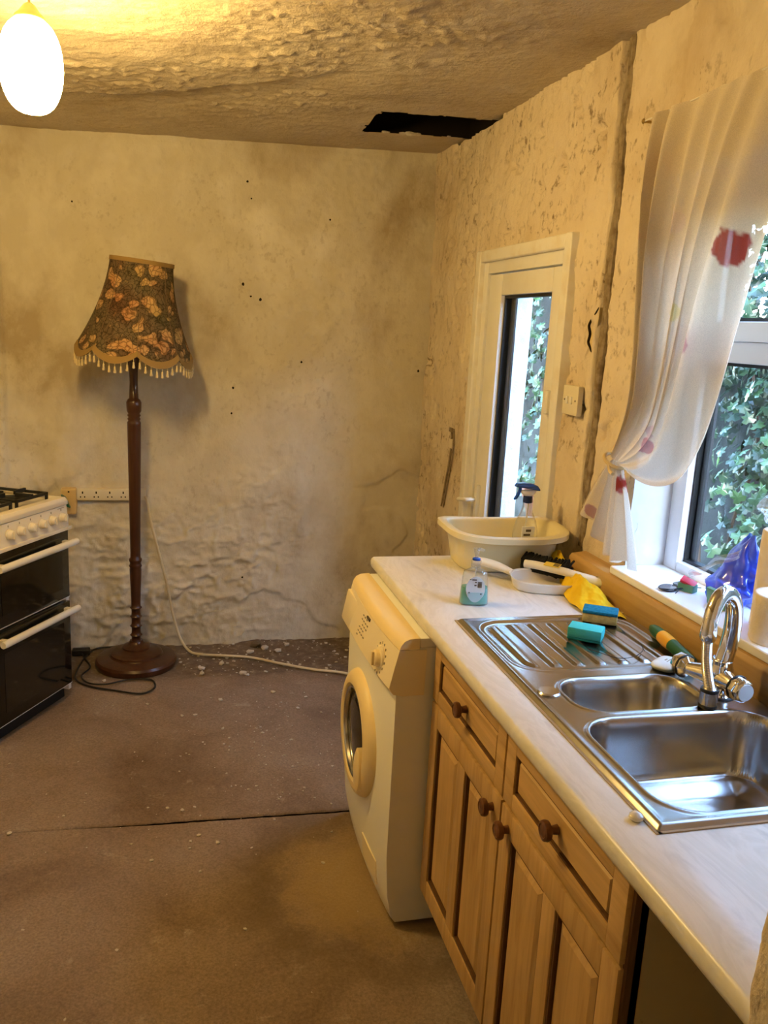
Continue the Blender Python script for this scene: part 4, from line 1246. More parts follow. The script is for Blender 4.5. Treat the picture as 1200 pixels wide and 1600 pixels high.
# ================================================================== STANDARD LAMP
LX, LY = -0.158, 4.035
lamp = thing('standard_lamp', 'turned mahogany standard lamp with a tilted floral fringed shade', 'lamp', (LX, LY, 0))
mb = MB()
mb.lathe([(0.188, 0.0), (0.192, 0.012), (0.192, 0.026), (0.184, 0.037), (0.166, 0.043), (0.126, 0.050), (0.122, 0.054), (0.121, 0.062), (0.114, 0.069), (0.098, 0.073), (0.070, 0.080), (0.066, 0.083), (0.0655, 0.092), (0.058, 0.099), (0.044, 0.104), (0.034, 0.112), (0.030, 0.122)], (0, 0, 0), 48)
mb.build('base', 'mahogany', lamp, smooth=True)
prof = [(0.026, 0.118)]
for z in (0.150, 0.196, 0.244, 0.288):
    prof += [(0.021, z - 0.022), (0.022, z - 0.008), (0.029, z), (0.022, z + 0.008)]
prof += [(0.022, 0.32), (0.028, 0.478), (0.027, 0.490), (0.031, 0.497), (0.027, 0.504), (0.026, 0.512), (0.030, 0.522), (0.030, 0.530), (0.024, 0.538),
         (0.0235, 0.56), (0.031, 1.17), (0.031, 1.180), (0.026, 1.188), (0.030, 1.196), (0.025, 1.204), (0.031, 1.212), (0.026, 1.220), (0.033, 1.232), (0.034, 1.272), (0.028, 1.284),
         (0.021, 1.29), (0.018, 1.36), (0.020, 1.42), (0.029, 1.465), (0.030, 1.475), (0.016, 1.482), (0.013, 1.60)]
mb = MB(); mb.lathe(prof, (0, 0, 0), 28); mb.build('stem', 'mahogany', lamp, smooth=True, sharp=1.2)
mb = MB(); mb.lathe([(0.012, 1.60), (0.017, 1.61), (0.017, 1.66), (0.028, 1.70), (0.030, 1.74), (0.020, 1.775), (0, 1.785)], (0, 0, 0), 16); mb.build('bulb_holder', 'appliance_cream', lamp, smooth=True)
# shade: eight gored bell, scalloped hem
NP, NA, NZ = 8, 96, 22
tilt = Matrix.Translation(Vector((0.008, -0.02, 1.50))) @ Matrix.Rotation(math.radians(5.0), 4, 'Y') @ Matrix.Rotation(math.radians(2), 4, 'X') @ Matrix.Rotation(math.radians(4), 4, 'Z')
def shade_pt(a, t, dr=0.0):
    t = min(t, 1.0); k = (a / (2 * PI) * NP) % 1.0
    s = max(0.0, math.sin(PI * k))
    r = 0.138 + (0.262 - 0.138) * (1 - t) ** 1.75
    r *= (1 - 0.035 * (1 - s)) if True else 1
    r *= 1 - 0.03 * s * (0.35 + 0.65 * (1 - t))
    z = 0.40 * t - (0.042 * (1 - t) ** 3) * s ** 0.8
    p = tilt @ Vector(((r + dr) * math.cos(a), (r + dr) * math.sin(a), z))
    return tuple(p)
mb = MB()
A = [2 * PI * k / NA for k in range(NA)]
outer = [[shade_pt(a, i / NZ) for a in A] for i in range(NZ + 1)]
inner = [[shade_pt(a, i / NZ, -0.003) for a in A] for i in range(NZ, -1, -1)]
mb.rings(outer + inner + [outer[0]], True, False, False)
shade = mb.build('lamp_shade', 'floral_brocade', lamp, smooth=True, sharp=1.0)
for t0, t1 in ((0.0, 0.055), (0.955, 1.002)):
    mb = MB()
    mb.rings([[shade_pt(a, t0, 0.0) for a in A], [shade_pt(a, t0, 0.004) for a in A], [shade_pt(a, t1, 0.004) for a in A], [shade_pt(a, t1, 0.0) for a in A]], True, False, False)
    mb.build('braid_trim', 'fringe_gold', shade, smooth=True)
for k in range(NP):
    mb = MB(); a = 2 * PI * k / NP
    mb.tube([shade_pt(a, i / 14, 0.0005) for i in range(15)], 0.0015, 6); mb.build('gore_seam', 'seam_brown', shade, smooth=True)
tm = MB()
tm.lathe([(0.0012, 0), (0.0012, -0.012), (0.0045, -0.016), (0.0035, -0.020), (0.0062, -0.036), (0.004, -0.040)], (0, 0, 0), 6)
t0_ = tm.build('tassel', 'tassel_cream', shade, smooth=True)
NT = 64
for k in range(NT):
    o = t0_ if k == 0 else t0_.copy()
    if k: COL.objects.link(o)
    o.parent = shade
    o.location = shade_pt(2 * PI * (k + 0.5) / NT, 0.0, 0.0015)

# ================================================================== PENDANT LIGHT
pd = thing('pendant_light', 'glowing opal globe pendant hanging from the ceiling', 'pendant light', (-0.327, 2.40, 2.13))
mb = MB()
mb.lathe([(0.0745 * math.sin(PI * q) ** 0.72 if 0 < q < 1 else 0.004, 0.109 - 0.109 * math.cos(PI * q)) for q in np.linspace(0.0, 0.93, 26)], (0, 0, 0), 48)
mb.build('globe', 'lit_opal_glass', pd, smooth=True)
mb = MB(); mb.lathe([(0.036, 0.212), (0.037, 0.214), (0.035, 0.220), (0.026, 0.228), (0.020, 0.236), (0.014, 0.244), (0.006, 0.250)], (0, 0, 0), 24); mb.build('gallery', 'brass_dull', pd, smooth=True)
cz = float(ceil_z(np.array([-0.327]), np.array([2.4]))[0]) - 2.13
mb = MB(); mb.tube([(0, 0, 0.246), (0.001, 0, 0.30), (0, 0, cz)], 0.0035, 8); mb.build('cord', 'cable_cream', pd, smooth=True)
mb = MB(); mb.lathe([(0.012, cz - 0.035), (0.035, cz - 0.02), (0.042, cz + 0.004)], (0, 0, 0), 24); mb.build('ceiling_rose', 'plastic_white', pd, smooth=True)

# ================================================================== CURTAIN
cu = thing('curtain', 'sheer cream curtain printed with red blots, tied back beside the window', 'curtain', (1.26, 2.0, 1.05))
coff2 = (1.26, 2.0, 1.05)
TIE = (2.165, 1.325)
def bez(P, t):
    a = (1 - t) ** 3; b = 3 * t * (1 - t) ** 2; c = 3 * t * t * (1 - t); d = t ** 3
    return a * P[0] + b * P[1] + c * P[2] + d * P[3]
def cloth_upper(U, V):
    # U: 0 = outer (far) edge .. 1 = inner edge, V: 0 top .. 1 tie
    def L(p, q, g=1.0): return p + (q - p) * U ** g
    y = bez([L(2.205, 1.56), L(2.215, 1.86, 1.2), L(2.010, 1.745, 1.6), L(2.165, 2.105)], V)
    z = bez([L(2.253, 2.258), L(1.98, 1.78), L(1.60, 1.13, 1.6), L(1.335, 1.315)], V)
    amp = (0.018 + 0.024 * np.sin(PI * np.clip(V, 0, 1)) ** 0.8) * (0.6 + 0.4 * np.sin(7 * U + 1))
    ph = 2 * PI * (6.5 * U + 0.5 * np.sin(3 * U) + 0.25 * np.sin(11 * U)) + 0.8 * V
    x = 1.258 + amp * np.sin(ph) * (1 - 0.55 * sstep(0.75, 1.0, V)) + 0.006 * (fbm(U * 14, V * 5, 3, 131) - 0.5)
    x = x - 0.030 * sstep(0.75, 1.0, V)
    y = y + 0.010 * np.cos(ph) * np.sin(PI * V)
    # pinched header where the cloth gathers on the wire
    z = z + 0.004 * np.sin(ph) * (1 - sstep(0, 0.06, V))
    return x, y, z
def cloth_lower(U, V):
    w = U - 0.5
    y = TIE[0] - 0.02 + (-0.05 * w) + V ** 0.8 * (-0.30 * w + 0.02) + 0.015 * np.sin(2 * PI * 3 * U) * V
    zb = 1.105 - 0.035 * sstep(0.25, 0.5, U) - 0.035 * sstep(0.62, 0.70, U) + 0.02 * np.sin(9 * U) + 0.045 * (1 - sstep(0, 0.22, U))
    z = 1.325 + (zb - 1.325) * V
    ph = 2 * PI * (5.0 * U)
    x = 1.232 + (0.006 + 0.022 * V) * np.sin(ph) + 0.01 * V
    return x, y, z
BL = [(1.786, 1.886, 0.034, (0.36, 0.06, 0.04)), (1.993, 1.738, 0.024, (0.70, 0.62, 0.32)), (1.897, 1.663, 0.030, (0.55, 0.34, 0.34)), (2.035, 1.385, 0.020, (0.50, 0.22, 0.22)), (2.03, 1.42, 0.018, (0.62, 0.45, 0.42)),
      (2.105, 1.262, 0.026, (0.36, 0.05, 0.035)), (2.255, 1.150, 0.020, (0.45, 0.26, 0.32)), (2.125, 2.13, 0.016, (0.50, 0.12, 0.05)), (2.13, 2.105, 0.014, (0.45, 0.08, 0.03)), (2.16, 1.93, 0.022, (0.74, 0.60, 0.50)), (2.02, 1.96, 0.022, (0.74, 0.64, 0.58))]
def paint(o):
    me = o.data
    n = len(me.vertices)
    co = np.empty(n * 3); me.vertices.foreach_get('co', co); co = co.reshape(-1, 3) + np.array(coff2)
    col = np.tile(np.array([0.76, 0.68, 0.55, 1.0]), (n, 1))
    for (y, z, r, c) in BL:
        d = np.hypot(co[:, 1] - y, (co[:, 2] - z) * 0.8) + 0.35 * r * (fbm(co[:, 1] * 45, co[:, 2] * 45, 3, int(z * 100)) - 0.5) * 2
        w = 1 - sstep(r * 0.86, r, d)
        col[:, :3] = col[:, :3] * (1 - w[:, None]) + np.array(c) * w[:, None]
    at = me.color_attributes.new('print', 'FLOAT_COLOR', 'POINT')
    at.data.foreach_set('color', col.ravel())
paint(grid_mesh('curtain_drape', np.linspace(0, 1, 230), np.linspace(0, 1, 200), cloth_upper, 'sheer_curtain', parent=cu, off=coff2))
paint(grid_mesh('curtain_tail', np.linspace(0, 1, 160), np.linspace(0, 1, 60), cloth_lower, 'sheer_curtain', parent=cu, off=coff2))
mb = MB(); mb.tube([(1.268, 2.262, 2.252), (1.264, 1.7, 2.256), (1.268, 0.92, 2.262)], 0.0022, 6); mb.build('curtain_wire', 'wire_white', cu, coff2)
mb = MB(); mb.lathe([(0.004, 0.03), (0.004, 0.0), (0.008, -0.004), (0.004, -0.008)], (1.27, 2.262, 2.252), 8, 'x'); mb.build('wire_hook', 'brass_dull', cu, coff2)
mb = MB()
ring = []
for k in range(25):
    a = 2 * PI * k / 24
    ring.append((1.228 + 0.030 * math.cos(a), 2.145 + 0.036 * math.sin(a) , 1.325 + 0.016 * math.sin(a)))
mb.tube(ring, 0.0055, 8, False)
mb.tube(catmull([(1.232, 2.175, 1.34), (1.262, 2.205, 1.365), (1.292, 2.225, 1.392)], 6), 0.007, 8)
mb.tube(catmull([(1.20, 2.13, 1.318), (1.196, 2.115, 1.302), (1.19, 2.085, 1.297)], 5), 0.005, 8)
mb.build('tie_back', 'tie_cord', cu, coff2, smooth=True)

# ================================================================== WALL FITTINGS
for k, (dy, r, dx) in enumerate(((0.012, 0.0115, 0.012), (-0.011, 0.013, 0.008))):
    pts = []
    for i in range(23):
        z = 0.995 + (2.535 - 0.995) * i / 22
        pts.append((XR + dx + 0.004 * math.sin(i * 1.3 + k), CH + dy + 0.003 * math.sin(i * 0.7 + 2 * k), z))
    mb = MB(); mb.tube(catmull(pts, 3), r, 10)
    o = mb.build('conduit_pipe', 'conduit_grey', None, smooth=True)
    tag(o, ('thinner' if k == 0 else 'thicker') + ' plaster-smeared conduit pipe in the wall chase, ' + ('nearer the door' if k == 0 else 'nearer the curtain'), 'pipe', 'conduits in the wall chase')
sw = thing('wall_switch', 'white square wall switch between the door and the conduit pipes', 'switch', (1.29, 2.56, 1.46))
so = (1.29, 2.56, 1.46)
mb = MB(); mb.box(1.277, 1.296, 2.508, 2.618, 1.412, 1.508); mb.build('face_plate', 'socket_white', sw, so, bevel=0.004)
mb = MB(); mb.box(1.272, 1.28, 2.574, 2.588, 1.448, 1.472); mb.build('rocker', 'plastic_white', sw, so, bevel=0.002)
mb = MB(); mb.box(1.272, 1.28, 2.546, 2.560, 1.448, 1.472); mb.build('rocker', 'plastic_white', sw, so, bevel=0.002)
for yy in (2.525, 2.602):
    mb = MB(); mb.lathe([(0.0035, 0), (0.003, -0.0015)], (1.2775, yy, 1.46), 10, 'x'); mb.build('screw', 'print_dark', sw, so)
# power strip on back wall
ps = thing('power_strip', 'long cream socket strip on the back wall behind the lamp stem', 'power strip', (-0.27, 4.27, 0.795))
po = (-0.27, 4.27, 0.795)
mb = MB(); mb.box(-0.437, -0.115, 4.252, 4.292, 0.768, 0.823); psb = mb.build('strip_case', 'socket_white', ps, po, bevel=0.004)
for k in range(5):
    sx = -0.41 + 0.063 * k
    mb = MB()
    mb.box(sx - 0.003, sx + 0.003, 4.2505, 4.256, 0.801, 0.812); mb.box(sx - 0.0125, sx - 0.0065, 4.2505, 4.256, 0.782, 0.788); mb.box(sx + 0.0065, sx + 0.0125, 4.2505, 4.256, 0.782, 0.788)
    mb.build('socket_holes', 'crack_black', psb, po)
bx = thing('switch_box', 'yellowed plastic box with a dark green plug behind the cooker corner', 'switch box', (-0.47, 4.265, 0.77))
bo = (-0.47, 4.265, 0.77)
mb = MB(); mb.box(-0.510, -0.437, 4.235, 4.292, 0.700, 0.828); mb.build('case', 'box_yellowed', bx, bo, bevel=0.012, seg=3)
mb = MB(); mb.prism([(-0.505, 0.805), (-0.485, 0.790), (-0.462, 0.738), (-0.478, 0.745), (-0.498, 0.772)], 'y', 4.205, 4.238); mb.build('plug', 'plug_green', bx, bo, bevel=0.004)
mb = MB(); mb.box(-0.475, -0.468, 4.232, 4.236, 0.81, 0.817); mb.build('indicator', 'crack_black', bx, bo)
# flexes
mb = MB()
mb.tube(catmull([(-0.118, 4.250, 0.79), (-0.106, 4.240, 0.757), (-0.09, 4.236, 0.66), (-0.063, 4.236, 0.543), (-0.03, 4.234, 0.41), (-0.008, 4.232, 0.306), (0.02, 4.222, 0.16), (0.055, 4.19, 0.055), (0.10, 4.13, 0.012), (0.16, 4.09, 0.010),
                 (0.233, 4.07, 0.010), (0.389, 4.026, 0.010), (0.537, 3.925, 0.010), (0.683, 3.835, 0.010), (0.83, 3.765, 0.012), (1.0, 3.60, 0.012), (1.12, 3.2, 0.012), (1.19, 2.75, 0.05), (1.20, 2.5, 0.2)], 8), 0.0065, 8)
tag(mb.build('appliance_flex', 'cable_cream', None, smooth=True), 'cream mains flex dropping from the socket strip and trailing across the floor', 'cable')
lf = thing('lamp_flex', 'black lamp flex coiled on the floor in front of the lamp base', 'cable', (-0.25, 3.78, 0))
lo = (-0.25, 3.78, 0)
mb = MB()
mb.tube(catmull([(-0.158, 4.235, 0.02), (-0.26, 4.255, 0.006), (-0.363, 4.235, 0.006), (-0.405, 4.12, 0.006), (-0.425, 3.98, 0.006), (-0.420, 3.86, 0.006), (-0.353, 3.775, 0.006), (-0.239, 3.715, 0.006), (-0.127, 3.667, 0.006), (-0.07, 3.72, 0.006), (-0.075, 3.80, 0.006), (-0.12, 3.825, 0.008),
                 (-0.20, 3.815, 0.010), (-0.284, 3.771, 0.014), (-0.36, 3.80, 0.012), (-0.40, 3.90, 0.006), (-0.37, 4.0, 0.006), (-0.40, 4.10, 0.008), (-0.425, 4.175, 0.014)], 8), 0.0042, 8)
mb.build('flex', 'cable_black', lf, lo, smooth=True)
mb = MB(); mb.box(-0.470, -0.385, 4.160, 4.205, 0.0, 0.030); mb.build('plug', 'cable_black', lf, lo, bevel=0.008, seg=3)

# ================================================================== THINGS ON THE WORKTOP
WZ = WT1
def sup(cx, cy, hx, hy, z, n=40, e=3.6, rot=0.0):
    out = []
    for k in range(n):
        a = 2 * PI * k / n
        c, s = math.cos(a), math.sin(a)
        r = (abs(c) ** e + abs(s) ** e) ** (-1 / e)
        x, y = hx * r * c, hy * r * s
        out.append((cx + x * math.cos(rot) - y * math.sin(rot), cy + x * math.sin(rot) + y * math.cos(rot), z))
    return out
# washing-up bowl
BC = (1.068, 2.545)
wb = thing('washing_up_bowl', 'cream plastic washing-up bowl at the far end of the worktop', 'bowl', (BC[0], BC[1], WZ))
wbo = (BC[0], BC[1], WZ)
mb = MB()
rg = []
for hx, hy, z in ((0.135, 0.095, 0.0), (0.150, 0.108, 0.003), (0.156, 0.114, 0.012), (0.176, 0.133, 0.118), (0.178, 0.135, 0.122), (0.197, 0.154, 0.124), (0.200, 0.157, 0.121), (0.201, 0.158, 0.110), (0.2035, 0.160, 0.111), (0.203, 0.1595, 0.128), (0.196, 0.153, 0.131), (0.178, 0.135, 0.129), (0.171, 0.128, 0.119), (0.152, 0.110, 0.014), (0.144, 0.102, 0.006), (0.12, 0.08, 0.004)):
    ring = sup(BC[0], BC[1], hx, hy, WZ + z, 64, 4.0, math.radians(-3))
    # rim dips and flares at the pouring corner and rises at the ends
    ring = [(x, y, zz + (0.010 * ((x - BC[0]) / 0.2) ** 2 - 0.006 * (abs(y - BC[1]) / 0.16) ** 2) * (1 if z > 0.1 else 0)) for x, y, zz in ring]
    rg.append(ring)
mb.rings(rg)
mb.build('bowl_shell', 'bowl_cream', wb, wbo, smooth=True, sharp=0.9)
# spray bottle standing in the bowl
sb = thing('spray_bottle', 'clear trigger spray bottle with blue head standing in the bowl', 'spray bottle', (1.165, 2.575, WZ + 0.006))
mb = MB()
mb.rings([sup(0, 0, a, b, z, 24, 2.6) for a, b, z in ((0.030, 0.022, 0.0), (0.040, 0.028, 0.006), (0.043, 0.030, 0.04), (0.042, 0.029, 0.10), (0.034, 0.024, 0.135), (0.020, 0.018, 0.165), (0.014, 0.014, 0.185), (0.013, 0.013, 0.20))])
mb.build('bottle', 'clear_plastic', sb, smooth=True)
mb = MB(); mb.rings([sup(0, 0, a, b, z, 24, 2.6) for a, b, z in ((0.028, 0.020, 0.003), (0.039, 0.026, 0.01), (0.041, 0.028, 0.07))]); mb.build('liquid', 'label_white', sb, smooth=True)
mb = MB(); mb.box(-0.026, 0.020, -0.0335, -0.0285, 0.05, 0.122); mb.build('label', 'label_white', sb, bevel=0.002)
mb = MB(); mb.box(-0.012, 0.006, -0.0345, -0.033, 0.104, 0.112); mb.box(-0.020, 0.004, -0.0345, -0.033, 0.090, 0.097); mb.build('label_print', 'print_dark', sb)
mb = MB(); mb.lathe([(0.0145, 0.197), (0.016, 0.199), (0.016, 0.218), (0.014, 0.220)], (0, 0, 0), 20); mb.build('screw_collar', 'plastic_navy', sb, smooth=True)
mb = MB()
mb.rings([[(x, 0.011 * w * math.cos(a), z + 0.012 * w * math.sin(a)) for a in [2 * PI * k / 12 for k in range(12)]] for x, z, w in ((-0.026, 0.236, 0.5), (-0.012, 0.230, 1.0), (0.010, 0.228, 1.1), (0.024, 0.236, 0.7))])
mb.build('trigger_body', 'plastic_white', sb, smooth=True)
mb = MB()
mb.rings([[(x, 0.014 * w * math.cos(a), z + 0.009 * w * math.sin(a)) for a in [2 * PI * k / 14 for k in range(14)]] for x, z, w in ((-0.050, 0.255, 0.35), (-0.044, 0.257, 0.8), (-0.02, 0.256, 1.1), (0.01, 0.252, 1.2), (0.03, 0.246, 1.0), (0.040, 0.240, 0.4))])
mb.build('spray_head', 'plastic_blue', sb, smooth=True)
mb = MB(); mb.tube(catmull([(-0.030, 0, 0.248), (-0.034, 0, 0.232), (-0.042, 0, 0.216), (-0.050, 0, 0.208)], 4), [0.006] * 9 + [0.006, 0.005, 0.004, 0.003], 8); mb.build('trigger', 'plastic_blue', sb, smooth=True)
mb = MB(); mb.tube([(0.004, 0, 0.20), (-0.002, 0, 0.10), (-0.01, 0, 0.02)], 0.002, 6); mb.build('dip_tube', 'plastic_white', sb)
# hand soap
hs = thing('soap_dispenser', 'turquoise hand soap pump bottle with oval label on the worktop', 'soap bottle', (0.832, 2.145, WZ), math.radians(-12))
mb = MB()
mb.rings([sup(0, 0, a, b, z, 28, 3.0) for a, b, z in ((0.036, 0.018, 0.0), (0.0405, 0.0215, 0.004), (0.0405, 0.022, 0.012), (0.0385, 0.0205, 0.045), (0.0355, 0.0185, 0.085), (0.033, 0.0165, 0.096), (0.022, 0.0135, 0.102), (0.0125, 0.0115, 0.106), (0.0125, 0.0115, 0.116))])
mb.build('bottle', 'clear_plastic', hs, smooth=True)
mb = MB()
mb.rings([sup(0, 0, a, b, z, 28, 3.0) for a, b, z in ((0.034, 0.016, 0.002), (0.0385, 0.0197, 0.006), (0.0385, 0.020, 0.012), (0.0370, 0.0190, 0.045), (0.0363, 0.0184, 0.053))])
mb.build('liquid_soap', 'soap_teal', hs, smooth=True)
mb = MB()
lab = lambda s, y: [(0.027 * s * math.cos(a), y, 0.052 + 0.037 * s * math.sin(a) * (1 if math.sin(a) < 0 else 0.95)) for a in [2 * PI * k / 28 for k in range(28)]]
mb.rings([lab(1.0, -0.0205), lab(1.0, -0.0222)]); lb = mb.build('label', 'label_white', hs)
mb = MB(); mb.rings([[(x * 0.88, -0.0228, z - 0.003) for x, _, z in lab(1.0, 0) if z < 0.048], [(x * 0.88, -0.0221, z - 0.003) for x, _, z in lab(1.0, 0) if z < 0.048]]); mb.build('label_panel', 'label_blue', lb)
mb = MB()
mb.box(-0.018, -0.013, -0.0230, -0.0221, 0.077, 0.079); mb.box(-0.011, 0.002, -0.0230, -0.0221, 0.076, 0.079)
for k in range(8): mb.box(0.005, 0.017, -0.0230, -0.0221, 0.0555 + 0.0022 * k, 0.0567 + 0.0022 * k)
mb.box(-0.003, 0.002, -0.0230, -0.0221, 0.069, 0.072); mb.box(-0.004, 0.002, -0.0230, -0.0221, 0.060, 0.063); mb.box(-0.019, -0.016, -0.0230, -0.0221, 0.038, 0.042); mb.box(0.014, 0.018, -0.0230, -0.0221, 0.035, 0.039)
mb.build('label_print', 'print_dark', lb)
mb = MB(); mb.lathe([(0.0135, 0.108), (0.0145, 0.112), (0.0145, 0.126), (0.0135, 0.130)], (0, 0, 0), 20); mb.build('pump_collar', 'clear_plastic', hs, smooth=True)
mb = MB(); mb.lathe([(0.0115, 0.129), (0.0115, 0.134), (0.006, 0.1365)], (0, 0, 0), 20); mb.build('pump_ring', 'plastic_blue', hs, smooth=True)
mb = MB(); mb.lathe([(0.0045, 0.135), (0.0045, 0.140), (0.010, 0.160), (0.0105, 0.163), (0.0, 0.164)], (0, 0, 0), 14); mb.tube([(0, 0, 0.160), (0.012, 0, 0.160), (0.022, 0, 0.156)], [0.005, 0.0045, 0.0035], 8)
mb.build('pump_nozzle', 'clear_plastic', hs, smooth=True)
mb = MB(); mb.tube([(0, 0, 0.11), (0.002, 0, 0.06), (0.006, 0, 0.01)], 0.002, 6); mb.build('dip_tube', 'plastic_white', hs)

# dustpan
dp = thing('dustpan', 'white plastic dustpan lying on the worktop with its handle up', 'dustpan', (1.12, 2.27, WZ), math.radians(-12))
def dpan(U, V):
    x = -0.115 + 0.23 * U; y = -0.085 + 0.17 * V
    return x, y
mb = MB()
outl = []
for k in range(40):
    a = 2 * PI * k / 40
    c, s = math.cos(a), math.sin(a)
    r = (abs(c) ** 3 + abs(s) ** 2.4) ** (-1 / 2.7)
    outl.append((0.118 * r * c, 0.078 * r * s))
def ringz(sc, z, lip=0.0):
    return [(x * sc, y * sc, z + lip * (max(0, -y) / 0.078) * -1) for x, y in outl]
mb.rings([ringz(0.86, 0.0), ringz(0.93, 0.006), ringz(1.0, 0.038, 0.006), ringz(1.02, 0.040, 0.006), ringz(1.02, 0.036, 0.006), ringz(0.97, 0.035, 0.006), ringz(0.90, 0.008), ringz(0.84, 0.004)])
mb.build('pan', 'plastic_white', dp, smooth=True, sharp=1.0)
mb = MB(); mb.tube(catmull([(-0.103, 0.050, 0.030), (-0.135, 0.068, 0.040), (-0.165, 0.085, 0.046), (-0.205, 0.104, 0.050), (-0.218, 0.109, 0.050)], 6), [0.010 + 0.004 * math.sin(PI * i / 24) for i in range(25)], 12)
mb.build('pan_handle', 'plastic_white', dp, smooth=True)
# brush lying in the pan
br = thing('hand_brush', 'white hand brush with black bristles lying in the dustpan', 'brush', (1.13, 2.29, WZ + 0.03), math.radians(-22))
mb = MB()
spine = [(-0.075, 0.05, 0.022), (-0.04, 0.035, 0.024), (0.0, 0.012, 0.024), (0.05, -0.012, 0.022), (0.09, -0.032, 0.016), (0.135, -0.055, 0.012), (0.16, -0.067, 0.012)]
cs = catmull(spine, 6)
mb.tube(cs, [0.013 if i < 22 else 0.0145 + 0.002 * math.sin((i - 22) / 14 * PI) for i in range(len(cs))], 12)
b_ = mb.build('brush_handle', 'plastic_white', br, smooth=True)
mb = MB(); mb.lathe([(0.004, 0), (0.004, 0.002), (0.0, 0.002)], (0.135, -0.0555, 0.0275), 12); mb.build('hanging_hole', 'print_grey', b_)
mb = MB()
for i in range(40):
    for j in range(6):
        t = i / 39
        x = -0.085 + 0.135 * t; y = 0.060 - 0.068 * t
        ux, uy = 0.45, 0.89
        ln = rng.uniform(0.034, 0.048); sp_ = (j - 2.5) * 0.006
        p0 = (x, y, 0.018 + sp_); p1 = (x + ux * ln + rng.uniform(-0.006, 0.006), y + uy * ln + rng.uniform(-0.006, 0.006), 0.018 + sp_ * 1.8 + rng.uniform(-0.004, 0.004))
        mb.tube([p0, p1], [0.0045, 0.0040], 5)
o = mb.build('bristles', 'bristle_black', br); o['kind'] = 'stuff'
mb = MB(); mb.box(-0.022, 0.028, -0.012, 0.012, 0.0, 0.0022)
lbl = mb.build('label', 'label_yellow', br, bevel=0.0008); lbl.location = (0.004, 0.008, 0.0362); lbl.rotation_euler = (0.25, 0, math.radians(-27))
mb = MB()
for k in range(7): mb.box(0.008 + 0.0026 * k, 0.0094 + 0.0026 * k, -0.009, 0.009, 0.0022, 0.0027)
mb.build('barcode', 'print_dark', lbl)

# yellow cloth slumped against the upstand
yc = thing('yellow_duster', 'crumpled bright yellow cloth slumped against the wooden upstand', 'cloth', (1.19, 2.2, WZ))
def duster(U, V):
    cx = np.interp(V, [0, 0.25, 0.5, 0.75, 1.0], [1.212, 1.205, 1.185, 1.172, 1.165])
    cy = np.interp(V, [0, 0.2, 0.4, 0.7, 1.0], [2.46, 2.36, 2.26, 2.11, 1.985])
    hw = np.interp(V, [0, 0.15, 0.35, 0.55, 0.8, 1.0], [0.022, 0.018, 0.022, 0.045, 0.056, 0.050])
    top = np.interp(V, [0, 0.12, 0.3, 0.45, 0.6, 0.85, 1.0], [0.055, 0.075, 0.045, 0.050, 0.052, 0.030, 0.004])
    w = (U - 0.5) * 2
    x = np.minimum(cx + hw * w + 0.008 * (fbm(U * 4, V * 9, 3, 141) - 0.5), 1.2345)
    y = cy + 0.02 * (fbm(U * 5 + 3, V * 7, 3, 143) - 0.5) - 0.03 * w * V
    h = top * (1 - np.abs(w) ** 2.2) * (0.75 + 0.5 * fbm(U * 6, V * 12, 3, 147)) + 0.008 * np.abs(np.sin(9 * V + 3 * w))
    z = WZ + np.maximum(0.002, h)
    return x, y, z
grid_mesh('cloth', np.linspace(0, 1, 50), np.linspace(0, 1, 110), duster, 'yellow_cloth', parent=yc, off=(1.19, 2.2, WZ))
# sponges
SZ = 0.9185
s1 = thing('scouring_sponge', 'yellow sponge with dark blue scouring top on the drainer edge', 'sponge', (1.125, 1.955, SZ), math.radians(-32))
mb = MB(); mb.box(-0.045, 0.045, -0.030, 0.030, 0.0, 0.024); mb.build('foam', 'sponge_yellow', s1, bevel=0.004)
mb = MB(); mb.box(-0.046, 0.046, -0.031, 0.031, 0.024, 0.033); mb.build('scouring_pad', 'sponge_blue', s1, bevel=0.003)
s2 = thing('cleaning_sponge', 'turquoise block sponge lying on the drainer ribs', 'sponge', (1.02, 1.832, SZ), math.radians(-38))
mb = MB(); mb.box(-0.042, 0.042, -0.027, 0.027, 0.0, 0.006); mb.build('scouring_pad', 'sponge_green', s2, bevel=0.002)
mb = MB(); mb.box(-0.0425, 0.0425, -0.0275, 0.0275, 0.006, 0.032); mb.build('foam', 'sponge_teal', s2, bevel=0.004)
# soap bar
sp_ = thing('soap_bar', 'pale blue-white pillow-shaped bar of soap beside the tap', 'soap', (1.127, 1.632, 0.9175), math.radians(35))
mb = MB(); mb.rings([sup(0, 0, 0.044 * s, 0.030 * s, z, 32, 3.4) for s, z in ((0.70, 0.0), (0.9, 0.003), (1.0, 0.010), (0.98, 0.012), (0.85, 0.015), (0.55, 0.0175), (0.2, 0.0185))]); mb.build('bar', 'soap_white', sp_, smooth=True, sharp=1.5)
mb = MB(); mb.box(-0.012, 0.010, -0.004, -0.002, 0.017, 0.0190); mb.box(-0.006, 0.006, 0.002, 0.006, 0.017, 0.0190); mb.build('stamp', 'print_grey', sp_)
